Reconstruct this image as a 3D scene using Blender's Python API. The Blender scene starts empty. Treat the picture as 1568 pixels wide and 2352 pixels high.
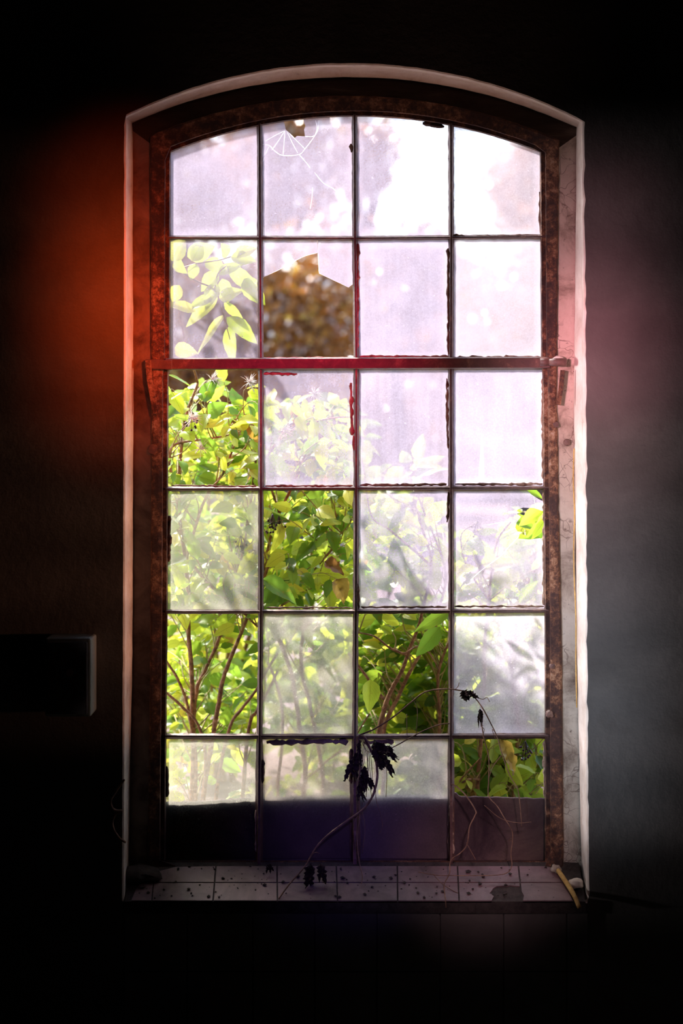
import bpy, math, random
import numpy as np
from mathutils import Vector, noise, Matrix

random.seed(7)
RNG = np.random.default_rng(7)
SC = bpy.context.scene
C = SC.collection

# ------------------------------------------------------------------ camera
S0, D, CAMZ = 0.001095, 4.0, 1.70      # metres per photo pixel on the inner wall face, camera distance, eye height
def P(px, py, y):
    """world point at depth y (0 = inner wall face, positive = outdoors) seen at a photo pixel"""
    k = (D + y) / D * S0
    return Vector(((px - 784) * k, y, CAMZ - (py - 983) * k))

cam = bpy.data.cameras.new('camera')
camo = bpy.data.objects.new('camera', cam); C.objects.link(camo)
camo.location = (0, -D, CAMZ); camo.rotation_euler = (math.pi / 2, 0, 0)
cam.sensor_fit = 'VERTICAL'; cam.sensor_height = 36
cam.lens = D * 36 / (2352 * S0)
cam.shift_y = -193 / 2352
cam.clip_start = 0.05; cam.clip_end = 500
cam.dof.use_dof = True; cam.dof.focus_distance = D + 0.22; cam.dof.aperture_fstop = 2.0
SC.camera = camo

# ------------------------------------------------------------------ view, world, sun, added fill spots
SC.view_settings.view_transform = 'Standard'
SC.view_settings.look = 'None'
SC.view_settings.gamma = 1
SC.view_settings.use_curve_mapping = False
SC.view_settings.exposure = 0.64
SC.cycles.max_bounces = 8
SC.cycles.transparent_max_bounces = 24
SC.cycles.sample_clamp_indirect = 6
SC.cycles.use_denoising = True
SC.cycles.caustics_reflective = False
SC.cycles.caustics_refractive = False

w = bpy.data.worlds.new('sky'); SC.world = w; w.use_nodes = True
nt = w.node_tree; nt.nodes.clear()
sky = nt.nodes.new('ShaderNodeTexSky'); sky.sky_type = 'NISHITA'; sky.sun_disc = False
sky.sun_elevation = math.radians(48); sky.sun_rotation = math.radians(-32)
sky.dust_density = 3.0; sky.ozone_density = 2.0
bg = nt.nodes.new('ShaderNodeBackground'); bg.inputs['Strength'].default_value = 0.46
out = nt.nodes.new('ShaderNodeOutputWorld')
nt.links.new(sky.outputs[0], bg.inputs[0]); nt.links.new(bg.outputs[0], out.inputs[0])

sd = bpy.data.lights.new('sun', 'SUN'); sd.energy = 8.0; sd.angle = math.radians(2.0); sd.color = (1.0, 0.95, 0.88)
so = bpy.data.objects.new('sun', sd); C.objects.link(so)
so.rotation_euler = Vector((0.42, -0.66, -0.72)).to_track_quat('-Z', 'Y').to_euler()
so.location = (-5, 10, 12)

def spot(name, loc, target, energy, color, size_deg, radius=0.12):
    l = bpy.data.lights.new(name, 'SPOT'); l.energy = energy; l.color = color
    l.spot_size = math.radians(size_deg); l.spot_blend = 1.0; l.shadow_soft_size = radius
    o = bpy.data.objects.new(name, l); C.objects.link(o); o.location = loc
    o.rotation_euler = (Vector(target) - Vector(loc)).to_track_quat('-Z', 'Y').to_euler()
    return o
# added unseen coloured spots imitating a glow on wall, frame and sill
for py_, en_ in ((490, 100), (690, 270), (860, 140)):
    spot('orange_fill', (0.5, -2.6, 2.3), P(306, py_, 0), en_, (1.0, 0.075, 0.008), 9.5)
spot('magenta_fill', (0.1, -3.0, 2.5), P(700, 840, 0.1), 280, (1.0, 0.03, 0.13), 14)
for py_, en_, c_ in ((560, 70, (1.0, 0.44, 0.55)), (800, 300, (1.0, 0.38, 0.48)), (1030, 170, (1.0, 0.60, 0.66)), (1260, 130, (0.90, 0.78, 0.92)), (1490, 120, (0.74, 0.82, 1.0)), (1720, 80, (0.66, 0.80, 1.0))):
    spot('wall_fill', (-0.6, -2.8, 1.9), P(1322, py_, 0), en_, c_, 9)
spot('violet_fill', (0.3, -3.0, 2.0), P(800, 1850, 0.1), 60, (0.30, 0.20, 1.0), 10)
spot('rose_fill', (0.6, -2.6, 2.3), P(1120, 1935, 0.05), 110, (1.0, 0.60, 0.68), 8)
# added unseen spots whose grazing beams brighten the side and top faces of the recess
for k, en_ in enumerate((16, 28, 38, 44, 44, 42, 34, 18)):
    py_ = 430 + 165 * k; spot('salmon_fill', (1.5, -0.30, P(0, py_, 0).z), P(298, py_, 0.055), en_, (1.0, 0.42, 0.25), 10, 0.03)
for k, en_ in enumerate((24, 36, 54, 84, 108, 120, 108, 96, 70, 16)):
    py_ = 400 + 175 * k; spot('white_fill', (-1.5, -0.36, P(0, py_, 0).z), P(1336, py_, 0.05), en_, (1.0, 0.86, 0.88), 10, 0.03)
spot('low_fill', (0.15, -0.20, 0.75), P(840, 165, 0.06), 10, (1.0, 0.52, 0.38), 40, 0.06)

# ------------------------------------------------------------------ node helpers
def mat(name):
    m = bpy.data.materials.new(name); m.use_nodes = True
    m.node_tree.nodes.clear()
    return m, m.node_tree
def N(nt, t, **kw):
    n = nt.nodes.new(t)
    for k, v in kw.items():
        if k in n.inputs.keys() if hasattr(n.inputs, 'keys') else False:
            n.inputs[k].default_value = v
        else:
            setattr(n, k, v)
    return n
def L(nt, a, b): nt.links.new(a, b)
def ramp(nt, fac, stops):
    r = nt.nodes.new('ShaderNodeValToRGB')
    e = r.color_ramp.elements
    while len(e) < len(stops): e.new(0.5)
    for el, (p, c) in zip(e, stops):
        el.position = p
        el.color = (c, c, c, 1) if isinstance(c, (int, float)) else (*c, 1)
    L(nt, fac, r.inputs[0]); return r.outputs[0]
def noise_tex(nt, scale, detail=6, rough=0.6, vec=None, dist=0.0):
    n = nt.nodes.new('ShaderNodeTexNoise'); n.inputs['Scale'].default_value = scale
    n.inputs['Detail'].default_value = detail; n.inputs['Roughness'].default_value = rough
    n.inputs['Distortion'].default_value = dist
    if vec is not None: L(nt, vec, n.inputs['Vector'])
    return n.outputs[0]
def coords(nt, scale=(1, 1, 1), kind='Object'):
    tc = nt.nodes.new('ShaderNodeTexCoord'); mp = nt.nodes.new('ShaderNodeMapping')
    mp.inputs['Scale'].default_value = scale
    L(nt, tc.outputs[kind], mp.inputs[0]); return mp.outputs[0]
def math_n(nt, op, a, b=None, clamp=False):
    n = nt.nodes.new('ShaderNodeMath'); n.operation = op; n.use_clamp = clamp
    for i, v in enumerate((a, b)):
        if v is None: continue
        if isinstance(v, (int, float)): n.inputs[i].default_value = v
        else: L(nt, v, n.inputs[i])
    return n.outputs[0]
def mixc(nt, fac, a, b, mode='MIX'):
    n = nt.nodes.new('ShaderNodeMix'); n.data_type = 'RGBA'; n.blend_type = mode
    if isinstance(fac, (int, float)): n.inputs[0].default_value = fac
    else: L(nt, fac, n.inputs[0])
    for s, v in ((6, a), (7, b)):
        if isinstance(v, tuple): n.inputs[s].default_value = (*v, 1)
        else: L(nt, v, n.inputs[s])
    return n.outputs[2]
def finish(nt, sh):
    o = nt.nodes.new('ShaderNodeOutputMaterial'); L(nt, sh, o.inputs[0])
def principled(nt, color, rough=0.8, spec=0.3, bump=None, bstr=0.5, bdist=0.003, metal=0.0):
    p = nt.nodes.new('ShaderNodeBsdfPrincipled')
    if isinstance(color, tuple): p.inputs['Base Color'].default_value = (*color, 1)
    else: L(nt, color, p.inputs['Base Color'])
    if isinstance(rough, (int, float)): p.inputs['Roughness'].default_value = rough
    else: L(nt, rough, p.inputs['Roughness'])
    p.inputs['Specular IOR Level'].default_value = spec
    p.inputs['Metallic'].default_value = metal
    if bump is not None:
        b = nt.nodes.new('ShaderNodeBump'); b.inputs['Strength'].default_value = bstr; b.inputs['Distance'].default_value = bdist
        L(nt, bump, b.inputs['Height']); L(nt, b.outputs[0], p.inputs['Normal'])
    return p.outputs[0]

def m_speckled(name, stops, scale=12, bump_scale=60, rough=0.85, bstr=0.6, bdist=0.004, spec=0.3, stretch=(1, 1, 1), dist=0.5):
    m, nt = mat(name); v = coords(nt, stretch)
    n1 = noise_tex(nt, scale, 8, 0.65, v, dist)
    col = ramp(nt, n1, stops)
    n2 = noise_tex(nt, bump_scale, 8, 0.7, v)
    finish(nt, principled(nt, col, rough, spec, n2, bstr, bdist)); return m

M = {}
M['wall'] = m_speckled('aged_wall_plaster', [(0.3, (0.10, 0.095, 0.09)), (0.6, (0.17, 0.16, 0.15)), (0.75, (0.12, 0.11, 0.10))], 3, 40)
M['room'] = m_speckled('dark_room_paint', [(0.3, (0.02, 0.02, 0.02)), (0.7, (0.04, 0.038, 0.036))], 2, 30)
M['floor'] = m_speckled('dirty_floor', [(0.3, (0.03, 0.027, 0.025)), (0.7, (0.06, 0.055, 0.05))], 2, 30)

def m_plaster():
    m, nt = mat('flaking_limewash'); v = coords(nt)
    n1 = noise_tex(nt, 9, 9, 0.7, v, 0.3); n2 = noise_tex(nt, 70, 6, 0.7, v)
    vo = nt.nodes.new('ShaderNodeTexVoronoi'); vo.feature = 'DISTANCE_TO_EDGE'; vo.inputs['Scale'].default_value = 26
    vv = nt.nodes.new('ShaderNodeVectorMath'); vv.operation = 'ADD'
    nn = nt.nodes.new('ShaderNodeTexNoise'); nn.inputs['Scale'].default_value = 14; L(nt, v, nn.inputs['Vector'])
    sc_ = nt.nodes.new('ShaderNodeVectorMath'); sc_.operation = 'SCALE'; sc_.inputs['Scale'].default_value = 0.12
    L(nt, nn.outputs['Color'], sc_.inputs[0]); L(nt, v, vv.inputs[0]); L(nt, sc_.outputs[0], vv.inputs[1]); L(nt, vv.outputs[0], vo.inputs['Vector'])
    crack = ramp(nt, vo.outputs['Distance'], [(0.0, 0.0), (0.035, 1.0)])
    cm = ramp(nt, noise_tex(nt, 6, 3, 0.5, v), [(0.5, 1.0), (0.58, 0.0)])
    crack = math_n(nt, 'MAXIMUM', crack, cm)
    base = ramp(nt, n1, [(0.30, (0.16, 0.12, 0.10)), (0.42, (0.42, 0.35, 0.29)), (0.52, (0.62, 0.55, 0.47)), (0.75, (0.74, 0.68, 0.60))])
    col = mixc(nt, crack, (0.24, 0.18, 0.15), base)
    spk = ramp(nt, n2, [(0.30, 0.0), (0.38, 1.0)])
    col = mixc(nt, spk, (0.16, 0.12, 0.10), col)
    finish(nt, principled(nt, col, 0.9, 0.2, math_n(nt, 'ADD', n1, n2), 0.6, 0.004)); return m
M['plaster'] = m_plaster()
def m_edge():
    m, nt = mat('whitewashed_reveal'); v = coords(nt)
    n1 = noise_tex(nt, 16, 9, 0.7, v, 0.2); n2 = noise_tex(nt, 90, 5, 0.7, v)
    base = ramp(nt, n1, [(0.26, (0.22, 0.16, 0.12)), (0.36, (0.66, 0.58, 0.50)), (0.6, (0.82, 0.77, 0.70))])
    finish(nt, principled(nt, base, 0.85, 0.25, n2, 0.5, 0.003)); return m
M['reveal'] = m_edge()

def m_rust():
    m, nt = mat('rusted_painted_iron'); v = coords(nt)
    n1 = noise_tex(nt, 34, 9, 0.78, v, 0.15); n2 = noise_tex(nt, 120, 8, 0.75, v); n3 = noise_tex(nt, 5, 3, 0.5, v)
    f = math_n(nt, 'ADD', math_n(nt, 'ADD', math_n(nt, 'MULTIPLY', n1, 0.55), math_n(nt, 'MULTIPLY', n2, 0.2)), math_n(nt, 'MULTIPLY', n3, 0.25))
    col = ramp(nt, f, [(0.36, (0.022, 0.011, 0.012)), (0.48, (0.065, 0.030, 0.026)), (0.53, (0.16, 0.070, 0.040)), (0.575, (0.36, 0.19, 0.11)), (0.62, (0.50, 0.36, 0.27))])
    finish(nt, principled(nt, col, 0.7, 0.4, math_n(nt, 'ADD', n1, n2), 0.8, 0.004)); return m
M['rust'] = m_rust()
M['iron'] = m_speckled('dark_iron_bar', [(0.3, (0.09, 0.05, 0.05)), (0.55, (0.17, 0.09, 0.075)), (0.68, (0.34, 0.20, 0.15))], 30, 120, 0.5, 0.7, 0.002, 0.5)
M['putty'] = m_speckled('crumbling_putty', [(0.3, (0.16, 0.09, 0.07)), (0.5, (0.42, 0.30, 0.22)), (0.7, (0.62, 0.50, 0.40))], 45, 160, 0.9, 0.8, 0.003)
M['tile'] = m_speckled('old_glazed_tile', [(0.25, (0.05, 0.03, 0.032)), (0.40, (0.15, 0.09, 0.10)), (0.6, (0.25, 0.16, 0.175)), (0.75, (0.18, 0.12, 0.13))], 8, 70, 0.45, 0.25, 0.002, 0.45)
M['shaded'] = m_speckled('shaded_flaking_plaster', [(0.28, (0.05, 0.035, 0.03)), (0.42, (0.13, 0.10, 0.09)), (0.55, (0.22, 0.17, 0.15)), (0.72, (0.30, 0.25, 0.22))], 11, 70, 0.9, 0.7, 0.005, 0.2)  # darker plaster copy for the left band, its shade put into the colour
M['lintel'] = m_speckled('dark_timber', [(0.3, (0.035, 0.022, 0.018)), (0.6, (0.07, 0.045, 0.035)), (0.75, (0.14, 0.10, 0.08))], 6, 60, 0.9, 0.6, 0.004, 0.2, (1, 1, 6))  # dark timber tone for the band over the arch
M['mortar'] = m_speckled('dark_mortar', [(0.3, (0.03, 0.025, 0.025)), (0.7, (0.09, 0.075, 0.07))], 40, 120)
M['soil'] = m_speckled('damp_masonry', [(0.3, (0.045, 0.03, 0.04)), (0.5, (0.12, 0.085, 0.09)), (0.7, (0.20, 0.15, 0.13))], 7, 50, 0.95, 0.8, 0.006, 0.1)
M['dead'] = m_speckled('dead_leaf', [(0.3, (0.012, 0.008, 0.008)), (0.7, (0.06, 0.035, 0.03))], 40, 90, 0.8)
M['vine'] = m_speckled('dry_vine_bark', [(0.3, (0.10, 0.055, 0.04)), (0.6, (0.32, 0.19, 0.13)), (0.75, (0.5, 0.36, 0.26))], 40, 200, 0.75)
M['bark'] = m_speckled('shrub_bark', [(0.32, (0.09, 0.035, 0.015)), (0.5, (0.34, 0.15, 0.06)), (0.62, (0.55, 0.30, 0.14)), (0.75, (0.7, 0.5, 0.34))], 60, 260, 0.6, 0.9, 0.003, 0.5)
M['greenbark'] = m_speckled('young_twig', [(0.35, (0.28, 0.22, 0.06)), (0.65, (0.50, 0.36, 0.14))], 40, 200, 0.5)
M['trunk'] = m_speckled('tree_trunk', [(0.3, (0.05, 0.035, 0.03)), (0.7, (0.16, 0.11, 0.09))], 5, 30)
M['straw'] = m_speckled('yellow_cane', [(0.3, (0.40, 0.22, 0.06)), (0.7, (0.75, 0.52, 0.18))], 60, 200, 0.6)
M['greybox'] = m_speckled('dull_box_paint', [(0.3, (0.20, 0.25, 0.23)), (0.7, (0.30, 0.34, 0.31))], 10, 90, 0.55)
M['ground'] = m_speckled('dusty_pink_ground', [(0.3, (0.13, 0.085, 0.08)), (0.55, (0.20, 0.14, 0.135)), (0.7, (0.26, 0.20, 0.19))], 1.6, 12, 0.95)
M['berry'] = m_speckled('dark_berry', [(0.3, (0.012, 0.006, 0.012)), (0.7, (0.06, 0.02, 0.03))], 60, 90, 0.3, 0.2)
M['fluff'] = m_speckled('pale_seed_down', [(0.3, (0.80, 0.74, 0.66)), (0.7, (0.92, 0.90, 0.86))], 60, 90, 0.9)

def m_leaf(name, stops, trans=0.55, tgain=(1.6, 1.4, 0.9), spec=0.5, vein=True):
    m, nt = mat(name)
    at = nt.nodes.new('ShaderNodeAttribute'); at.attribute_name = 'leafvar'
    sep = nt.nodes.new('ShaderNodeSeparateColor'); L(nt, at.outputs['Color'], sep.inputs[0])
    base = ramp(nt, sep.outputs[0], stops)
    blot = noise_tex(nt, 45, 4, 0.6, coords(nt))
    base = mixc(nt, ramp(nt, blot, [(0.60, 0.0), (0.72, 0.5)]), base, (0.30, 0.22, 0.04))
    if vein:
        uv = nt.nodes.new('ShaderNodeUVMap'); s2 = nt.nodes.new('ShaderNodeSeparateXYZ'); L(nt, uv.outputs[0], s2.inputs[0])
        au = math_n(nt, 'ABSOLUTE', math_n(nt, 'SUBTRACT', s2.outputs[0], 0.5))
        mid = ramp(nt, au, [(0.012, 1.0), (0.035, 0.0)])
        ph = math_n(nt, 'SUBTRACT', math_n(nt, 'MULTIPLY', s2.outputs[1], 8.0), math_n(nt, 'MULTIPLY', au, 7.0))
        fr = math_n(nt, 'ABSOLUTE', math_n(nt, 'SUBTRACT', math_n(nt, 'FRACT', ph), 0.5))
        side = ramp(nt, fr, [(0.03, 0.6), (0.09, 0.0)])
        vn = math_n(nt, 'MAXIMUM', mid, side)
        base = mixc(nt, math_n(nt, 'MULTIPLY', vn, 0.35), base, (0.10, 0.14, 0.02))
    dif = nt.nodes.new('ShaderNodeBsdfDiffuse'); L(nt, base, dif.inputs[0])
    tr = nt.nodes.new('ShaderNodeBsdfTranslucent'); L(nt, mixc(nt, 1.0, base, tgain, 'MULTIPLY'), tr.inputs[0])
    mx = nt.nodes.new('ShaderNodeMixShader'); mx.inputs[0].default_value = trans
    L(nt, dif.outputs[0], mx.inputs[1]); L(nt, tr.outputs[0], mx.inputs[2])
    gl = nt.nodes.new('ShaderNodeBsdfGlossy'); gl.inputs['Roughness'].default_value = 0.32
    fz = nt.nodes.new('ShaderNodeFresnel'); fz.inputs[0].default_value = 1.38
    m2 = nt.nodes.new('ShaderNodeMixShader'); L(nt, math_n(nt, 'MULTIPLY', fz.outputs[0], spec), m2.inputs[0])
    L(nt, mx.outputs[0], m2.inputs[1]); L(nt, gl.outputs[0], m2.inputs[2])
    finish(nt, m2.outputs[0]); return m
LEAFSTOPS = [(0.0, (0.08, 0.17, 0.03)), (0.25, (0.17, 0.34, 0.05)), (0.5, (0.36, 0.52, 0.07)), (0.85, (0.56, 0.66, 0.10)), (1.0, (0.66, 0.48, 0.10))]
M['leaf'] = m_leaf('shrub_leaf', LEAFSTOPS, 0.6)
M['leafpale'] = m_leaf('pale_branch_leaf', [(0.0, (0.22, 0.34, 0.05)), (0.6, (0.34, 0.45, 0.08)), (1.0, (0.50, 0.52, 0.14))], 0.6)
M['leafold'] = m_leaf('withered_leaf', [(0.0, (0.34, 0.22, 0.06)), (0.5, (0.44, 0.32, 0.09)), (1.0, (0.22, 0.09, 0.05))], 0.5, (1.2, 1.1, 0.7))
M['treeleaf'] = m_leaf('autumn_tree_leaf', [(0.0, (0.24, 0.10, 0.025)), (0.70, (0.36, 0.17, 0.04)), (0.95, (0.48, 0.27, 0.05)), (1.0, (0.90, 0.70, 0.12))], 0.35, (1.3, 1.05, 0.6), 0.5, False)

def m_haze(name, haze, tint, streak=0.5, seed=0.0, drips=False):
    """window glass under a film of dust: dust scatters what falls on it, the rest passes"""
    m, nt = mat(name)
    uv = nt.nodes.new('ShaderNodeUVMap'); s2 = nt.nodes.new('ShaderNodeSeparateXYZ'); L(nt, uv.outputs[0], s2.inputs[0])
    eu = math_n(nt, 'ABSOLUTE', math_n(nt, 'SUBTRACT', s2.outputs[0], 0.5)); ev = math_n(nt, 'ABSOLUTE', math_n(nt, 'SUBTRACT', s2.outputs[1], 0.5))
    edge = ramp(nt, math_n(nt, 'MAXIMUM', eu, ev), [(0.40, 0.0), (0.5, 1.0)])
    tc = nt.nodes.new('ShaderNodeTexCoord'); mp = nt.nodes.new('ShaderNodeMapping'); mp.inputs['Location'].default_value = (seed, 0, seed * 0.7)
    L(nt, tc.outputs['Object'], mp.inputs[0])
    big = noise_tex(nt, 7, 4, 0.55, mp.outputs[0], 0.6)
    fine = noise_tex(nt, 240, 4, 0.7, mp.outputs[0])
    mp2 = nt.nodes.new('ShaderNodeMapping'); mp2.inputs['Scale'].default_value = (70, 1, 3.0); L(nt, mp.outputs[0], mp2.inputs[0])
    st = noise_tex(nt, 1.0, 4, 0.6, mp2.outputs[0])
    f = math_n(nt, 'ADD', haze, math_n(nt, 'MULTIPLY', math_n(nt, 'SUBTRACT', big, 0.5), 0.55))
    f = math_n(nt, 'ADD', f, math_n(nt, 'MULTIPLY', math_n(nt, 'SUBTRACT', st, 0.5), streak * 0.25))
    f = math_n(nt, 'ADD', f, math_n(nt, 'MULTIPLY', math_n(nt, 'SUBTRACT', fine, 0.5), 0.45))
    f = math_n(nt, 'ADD', f, math_n(nt, 'MULTIPLY', edge, 0.30))
    spots = ramp(nt, noise_tex(nt, 130, 2, 0.4, mp.outputs[0]), [(0.70, 0.0), (0.74, 0.35)])
    f = math_n(nt, 'ADD', f, spots)
    if drips:
        mp3 = nt.nodes.new('ShaderNodeMapping'); mp3.inputs['Scale'].default_value = (26, 1, 1.7); L(nt, mp.outputs[0], mp3.inputs[0])
        dr = ramp(nt, noise_tex(nt, 1.0, 1, 0.3, mp3.outputs[0]), [(0.66, 0.0), (0.70, 0.5)])
        f = math_n(nt, 'ADD', f, dr)
    f = math_n(nt, 'MINIMUM', math_n(nt, 'MAXIMUM', f, 0.04), 0.97)
    dif = nt.nodes.new('ShaderNodeBsdfDiffuse'); dif.inputs[0].default_value = (*tint, 1)
    trl = nt.nodes.new('ShaderNodeBsdfTranslucent'); trl.inputs[0].default_value = (*tint, 1)
    ms = nt.nodes.new('ShaderNodeMixShader'); ms.inputs[0].default_value = 0.88
    L(nt, dif.outputs[0], ms.inputs[1]); L(nt, trl.outputs[0], ms.inputs[2])
    tp = nt.nodes.new('ShaderNodeBsdfTransparent'); tp.inputs[0].default_value = (0.96, 0.96, 0.97, 1)
    mx = nt.nodes.new('ShaderNodeMixShader'); L(nt, f, mx.inputs[0]); L(nt, tp.outputs[0], mx.inputs[1]); L(nt, ms.outputs[0], mx.inputs[2])
    finish(nt, mx.outputs[0]); return m
def m_clear():
    m, nt = mat('clean_glass_face')
    tp = nt.nodes.new('ShaderNodeBsdfTransparent'); tp.inputs[0].default_value = (0.98, 0.98, 0.98, 1)
    finish(nt, tp.outputs[0]); return m
M['clear'] = m_clear()
def m_gedge():
    m, nt = mat('fractured_glass_edge')
    a = nt.nodes.new('ShaderNodeBsdfTranslucent'); a.inputs[0].default_value = (0.95, 0.93, 0.98, 1)
    b = nt.nodes.new('ShaderNodeBsdfDiffuse'); b.inputs[0].default_value = (0.9, 0.88, 0.92, 1)
    mx = nt.nodes.new('ShaderNodeMixShader'); mx.inputs[0].default_value = 0.15
    L(nt, a.outputs[0], mx.inputs[1]); L(nt, b.outputs[0], mx.inputs[2]); finish(nt, mx.outputs[0]); return m
M['gedge'] = m_gedge()

# ------------------------------------------------------------------ mesh helpers
class MB:
    def __init__(s): s.v = []; s.f = []; s.m = []; s.uv = []; s.var = []; s.hasuv = False
    def add(s, verts, faces, mi=0, uvs=None, var=None):
        b = len(s.v); s.v.extend([tuple(p) for p in verts])
        for fc in faces: s.f.append(tuple(b + i for i in fc)); s.m.append(mi)
        s.uv.extend(uvs if uvs is not None else [(0, 0)] * len(verts)); s.hasuv |= uvs is not None
        s.var.extend([var if var is not None else (0.5, 0.5, 0.5)] * len(verts))
    def box(s, a, b, mi=0):
        (x0, y0, z0), (x1, y1, z1) = a, b
        v = [(x, y, z) for x in (x0, x1) for y in (y0, y1) for z in (z0, z1)]
        s.add(v, [(0, 1, 3, 2), (4, 6, 7, 5), (0, 4, 5, 1), (2, 3, 7, 6), (0, 2, 6, 4), (1, 5, 7, 3)], mi)
    def tube(s, pts, rad, seg=7, mi=0, rough=0.0):
        pts = [Vector(p) for p in pts]; n = len(pts)
        rad = [rad] * n if isinstance(rad, (int, float)) else rad
        up = Vector((0.13, 0.97, 0.2)); rings = []
        for i, p in enumerate(pts):
            t = (pts[min(i + 1, n - 1)] - pts[max(i - 1, 0)])
            if t.length < 1e-9: t = Vector((0, 0, 1))
            t.normalize(); a = t.cross(up)
            if a.length < 1e-3: a = t.cross(Vector((1, 0, 0)))
            a.normalize(); b = t.cross(a)
            for k in range(seg):
                an = 2 * math.pi * k / seg; r = rad[i]
                if rough: r *= 1 + rough * (noise.noise(p * 90 + Vector((k * 3.1, 0, 0))))
                rings.append(p + (a * math.cos(an) + b * math.sin(an)) * r)
        f = [(i * seg + k, i * seg + (k + 1) % seg, (i + 1) * seg + (k + 1) % seg, (i + 1) * seg + k) for i in range(n - 1) for k in range(seg)]
        f.append(tuple(range(seg - 1, -1, -1))); f.append(tuple((n - 1) * seg + k for k in range(seg)))
        s.add(rings, f, mi)
    def build(s, name, mats, parent=None, smooth=False, bevel=0.0):
        me = bpy.data.meshes.new(name); me.from_pydata(s.v, [], s.f)
        mats = mats if isinstance(mats, (list, tuple)) else [mats]
        for m_ in mats: me.materials.append(m_)
        me.polygons.foreach_set('material_index', s.m)
        if s.hasuv:
            uvl = me.uv_layers.new(name='UVMap'); li = np.empty(len(me.loops), dtype=np.int32); me.loops.foreach_get('vertex_index', li)
            uvl.data.foreach_set('uv', np.array(s.uv, dtype=np.float32)[li].ravel())
            ca = me.color_attributes.new('leafvar', 'FLOAT_COLOR', 'POINT')
            c4 = np.ones((len(s.v), 4), dtype=np.float32); c4[:, :3] = np.array(s.var, dtype=np.float32); ca.data.foreach_set('color', c4.ravel())
        if smooth: me.polygons.foreach_set('use_smooth', [True] * len(me.polygons))
        me.update(); me.validate()
        o = bpy.data.objects.new(name, me); C.objects.link(o)
        if parent is not None: o.parent = parent
        if bevel:
            bm = o.modifiers.new('bevel', 'BEVEL'); bm.width = bevel; bm.segments = 2; bm.limit_method = 'ANGLE'
        return o

def tag(o, label, cat, group=None, kind=None):
    o['label'] = label; o['category'] = cat
    if group: o['group'] = group
    if kind: o['kind'] = kind
    return o
def thing(name, label, cat, loc=(0, 0, 0), group=None, kind=None):
    o = bpy.data.objects.new(name, None); C.objects.link(o); o.empty_display_size = 0.05
    tag(o, label, cat, group, kind); return o

def spline(pts, n=8):
    """Catmull-Rom through the points"""
    p = [Vector(q) for q in pts]; p = [p[0] * 2 - p[1]] + p + [p[-1] * 2 - p[-2]]; r = []
    for i in range(1, len(p) - 2):
        for k in range(n):
            t = k / n; a, b, c, d = p[i - 1], p[i], p[i + 1], p[i + 2]
            r.append(0.5 * ((2 * b) + (c - a) * t + (2 * a - 5 * b + 4 * c - d) * t * t + (3 * b - a - 3 * c + d) * t ** 3))
    r.append(p[-2]); return r

def lerp_nodes(nodes, t):
    """nodes: [(key, val)...] piecewise linear"""
    if t <= nodes[0][0]: return nodes[0][1]
    for (a, va), (b, vb) in zip(nodes, nodes[1:]):
        if t <= b: return va + (vb - va) * (t - a) / (b - a)
    return nodes[-1][1]

# ------------------------------------------------------------------ room shell
def simple_box(name, a, b, m_, label, cat):
    mb = MB(); mb.box(a, b); return tag(mb.build(name, m_), label, cat, None, 'structure')
X0, X1, ZT, YB = -2.6, 2.6, 3.4, -5.2
simple_box('floor', (X0, YB, -0.1), (X1, 0.0, 0), M['floor'], 'dark dusty floor of the unlit room', 'floor')
simple_box('ceiling', (X0, YB, ZT), (X1, 0.0, ZT + 0.1), M['room'], 'black unlit ceiling above the window wall', 'ceiling')
simple_box('wall_left', (X0 - 0.1, YB, 0), (X0, 0.0, ZT), M['room'], 'black side wall to the left of the window wall', 'wall')
simple_box('wall_right', (X1, YB, 0), (X1 + 0.1, 0.0, ZT), M['room'], 'black side wall to the right of the window wall', 'wall')
simple_box('wall_back', (X0, YB - 0.1, 0), (X1, YB, ZT), M['room'], 'dark wall behind, facing the window', 'wall')

NL, NA, NR, NB = 90, 80, 90, 30
def arc_pt(xl, yl, xr, yr, apex, t):
    """three-point circular arch in pixels"""
    x = xl + (xr - xl) * t; cx = (xl + xr) / 2; h = (xr - xl) / 2; chord = yl + (yr - yl) * t
    sag = (yl + yr) / 2 - apex; R = (h * h + sag * sag) / (2 * sag)
    return x, chord - (math.sqrt(max(R * R - (x - cx) ** 2, 0)) - (R - sag))
def outline(xl, xr, yl, yr, apex, yb):
    """xl, xr: node lists (py -> px)"""
    pts = []
    for i in range(NL):
        y = yb + (yl - yb) * i / NL; pts.append((lerp_nodes(xl, y), y))
    a, b = lerp_nodes(xl, yl), lerp_nodes(xr, yr)
    for i in range(NA): pts.append(arc_pt(a, yl, b, yr, apex, i / NA))
    for i in range(NR):
        y = yr + (yb - yr) * i / NR; pts.append((lerp_nodes(xr, y), y))
    a, b = lerp_nodes(xl, yb), lerp_nodes(xr, yb)
    for i in range(NB): pts.append((b + (a - b) * i / NB, yb))
    return pts
NTOT = NL + NA + NR + NB
def side_of(i): return 'L' if i < NL else 'A' if i < NL + NA else 'R' if i < NL + NA + NR else 'B'

O_front = outline([(268, 290), (1000, 289), (1500, 287), (2067, 285)], [(280, 1336), (900, 1341), (1300, 1342), (1900, 1346), (2067, 1348)], 268, 280, 150, 2070)
O_back = outline([(281, 303), (900, 305), (1500, 303), (1850, 296), (2000, 294)], [(292, 1325), (900, 1319), (1500, 1326), (2000, 1336)], 281, 292, 176, 2020)
O_mas = outline([(310, 346), (1000, 350), (1600, 346), (2000, 340)], [(320, 1282), (900, 1276), (1500, 1288), (2000, 1292)], 312, 322, 222, 2020)
O_glass = outline([(350, 392), (820, 391), (860, 387), (1400, 385), (1700, 382), (1975, 380)], [(350, 1239), (820, 1242), (860, 1245), (1400, 1250), (1975, 1251)], 350, 350, 268, 1976)

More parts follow.
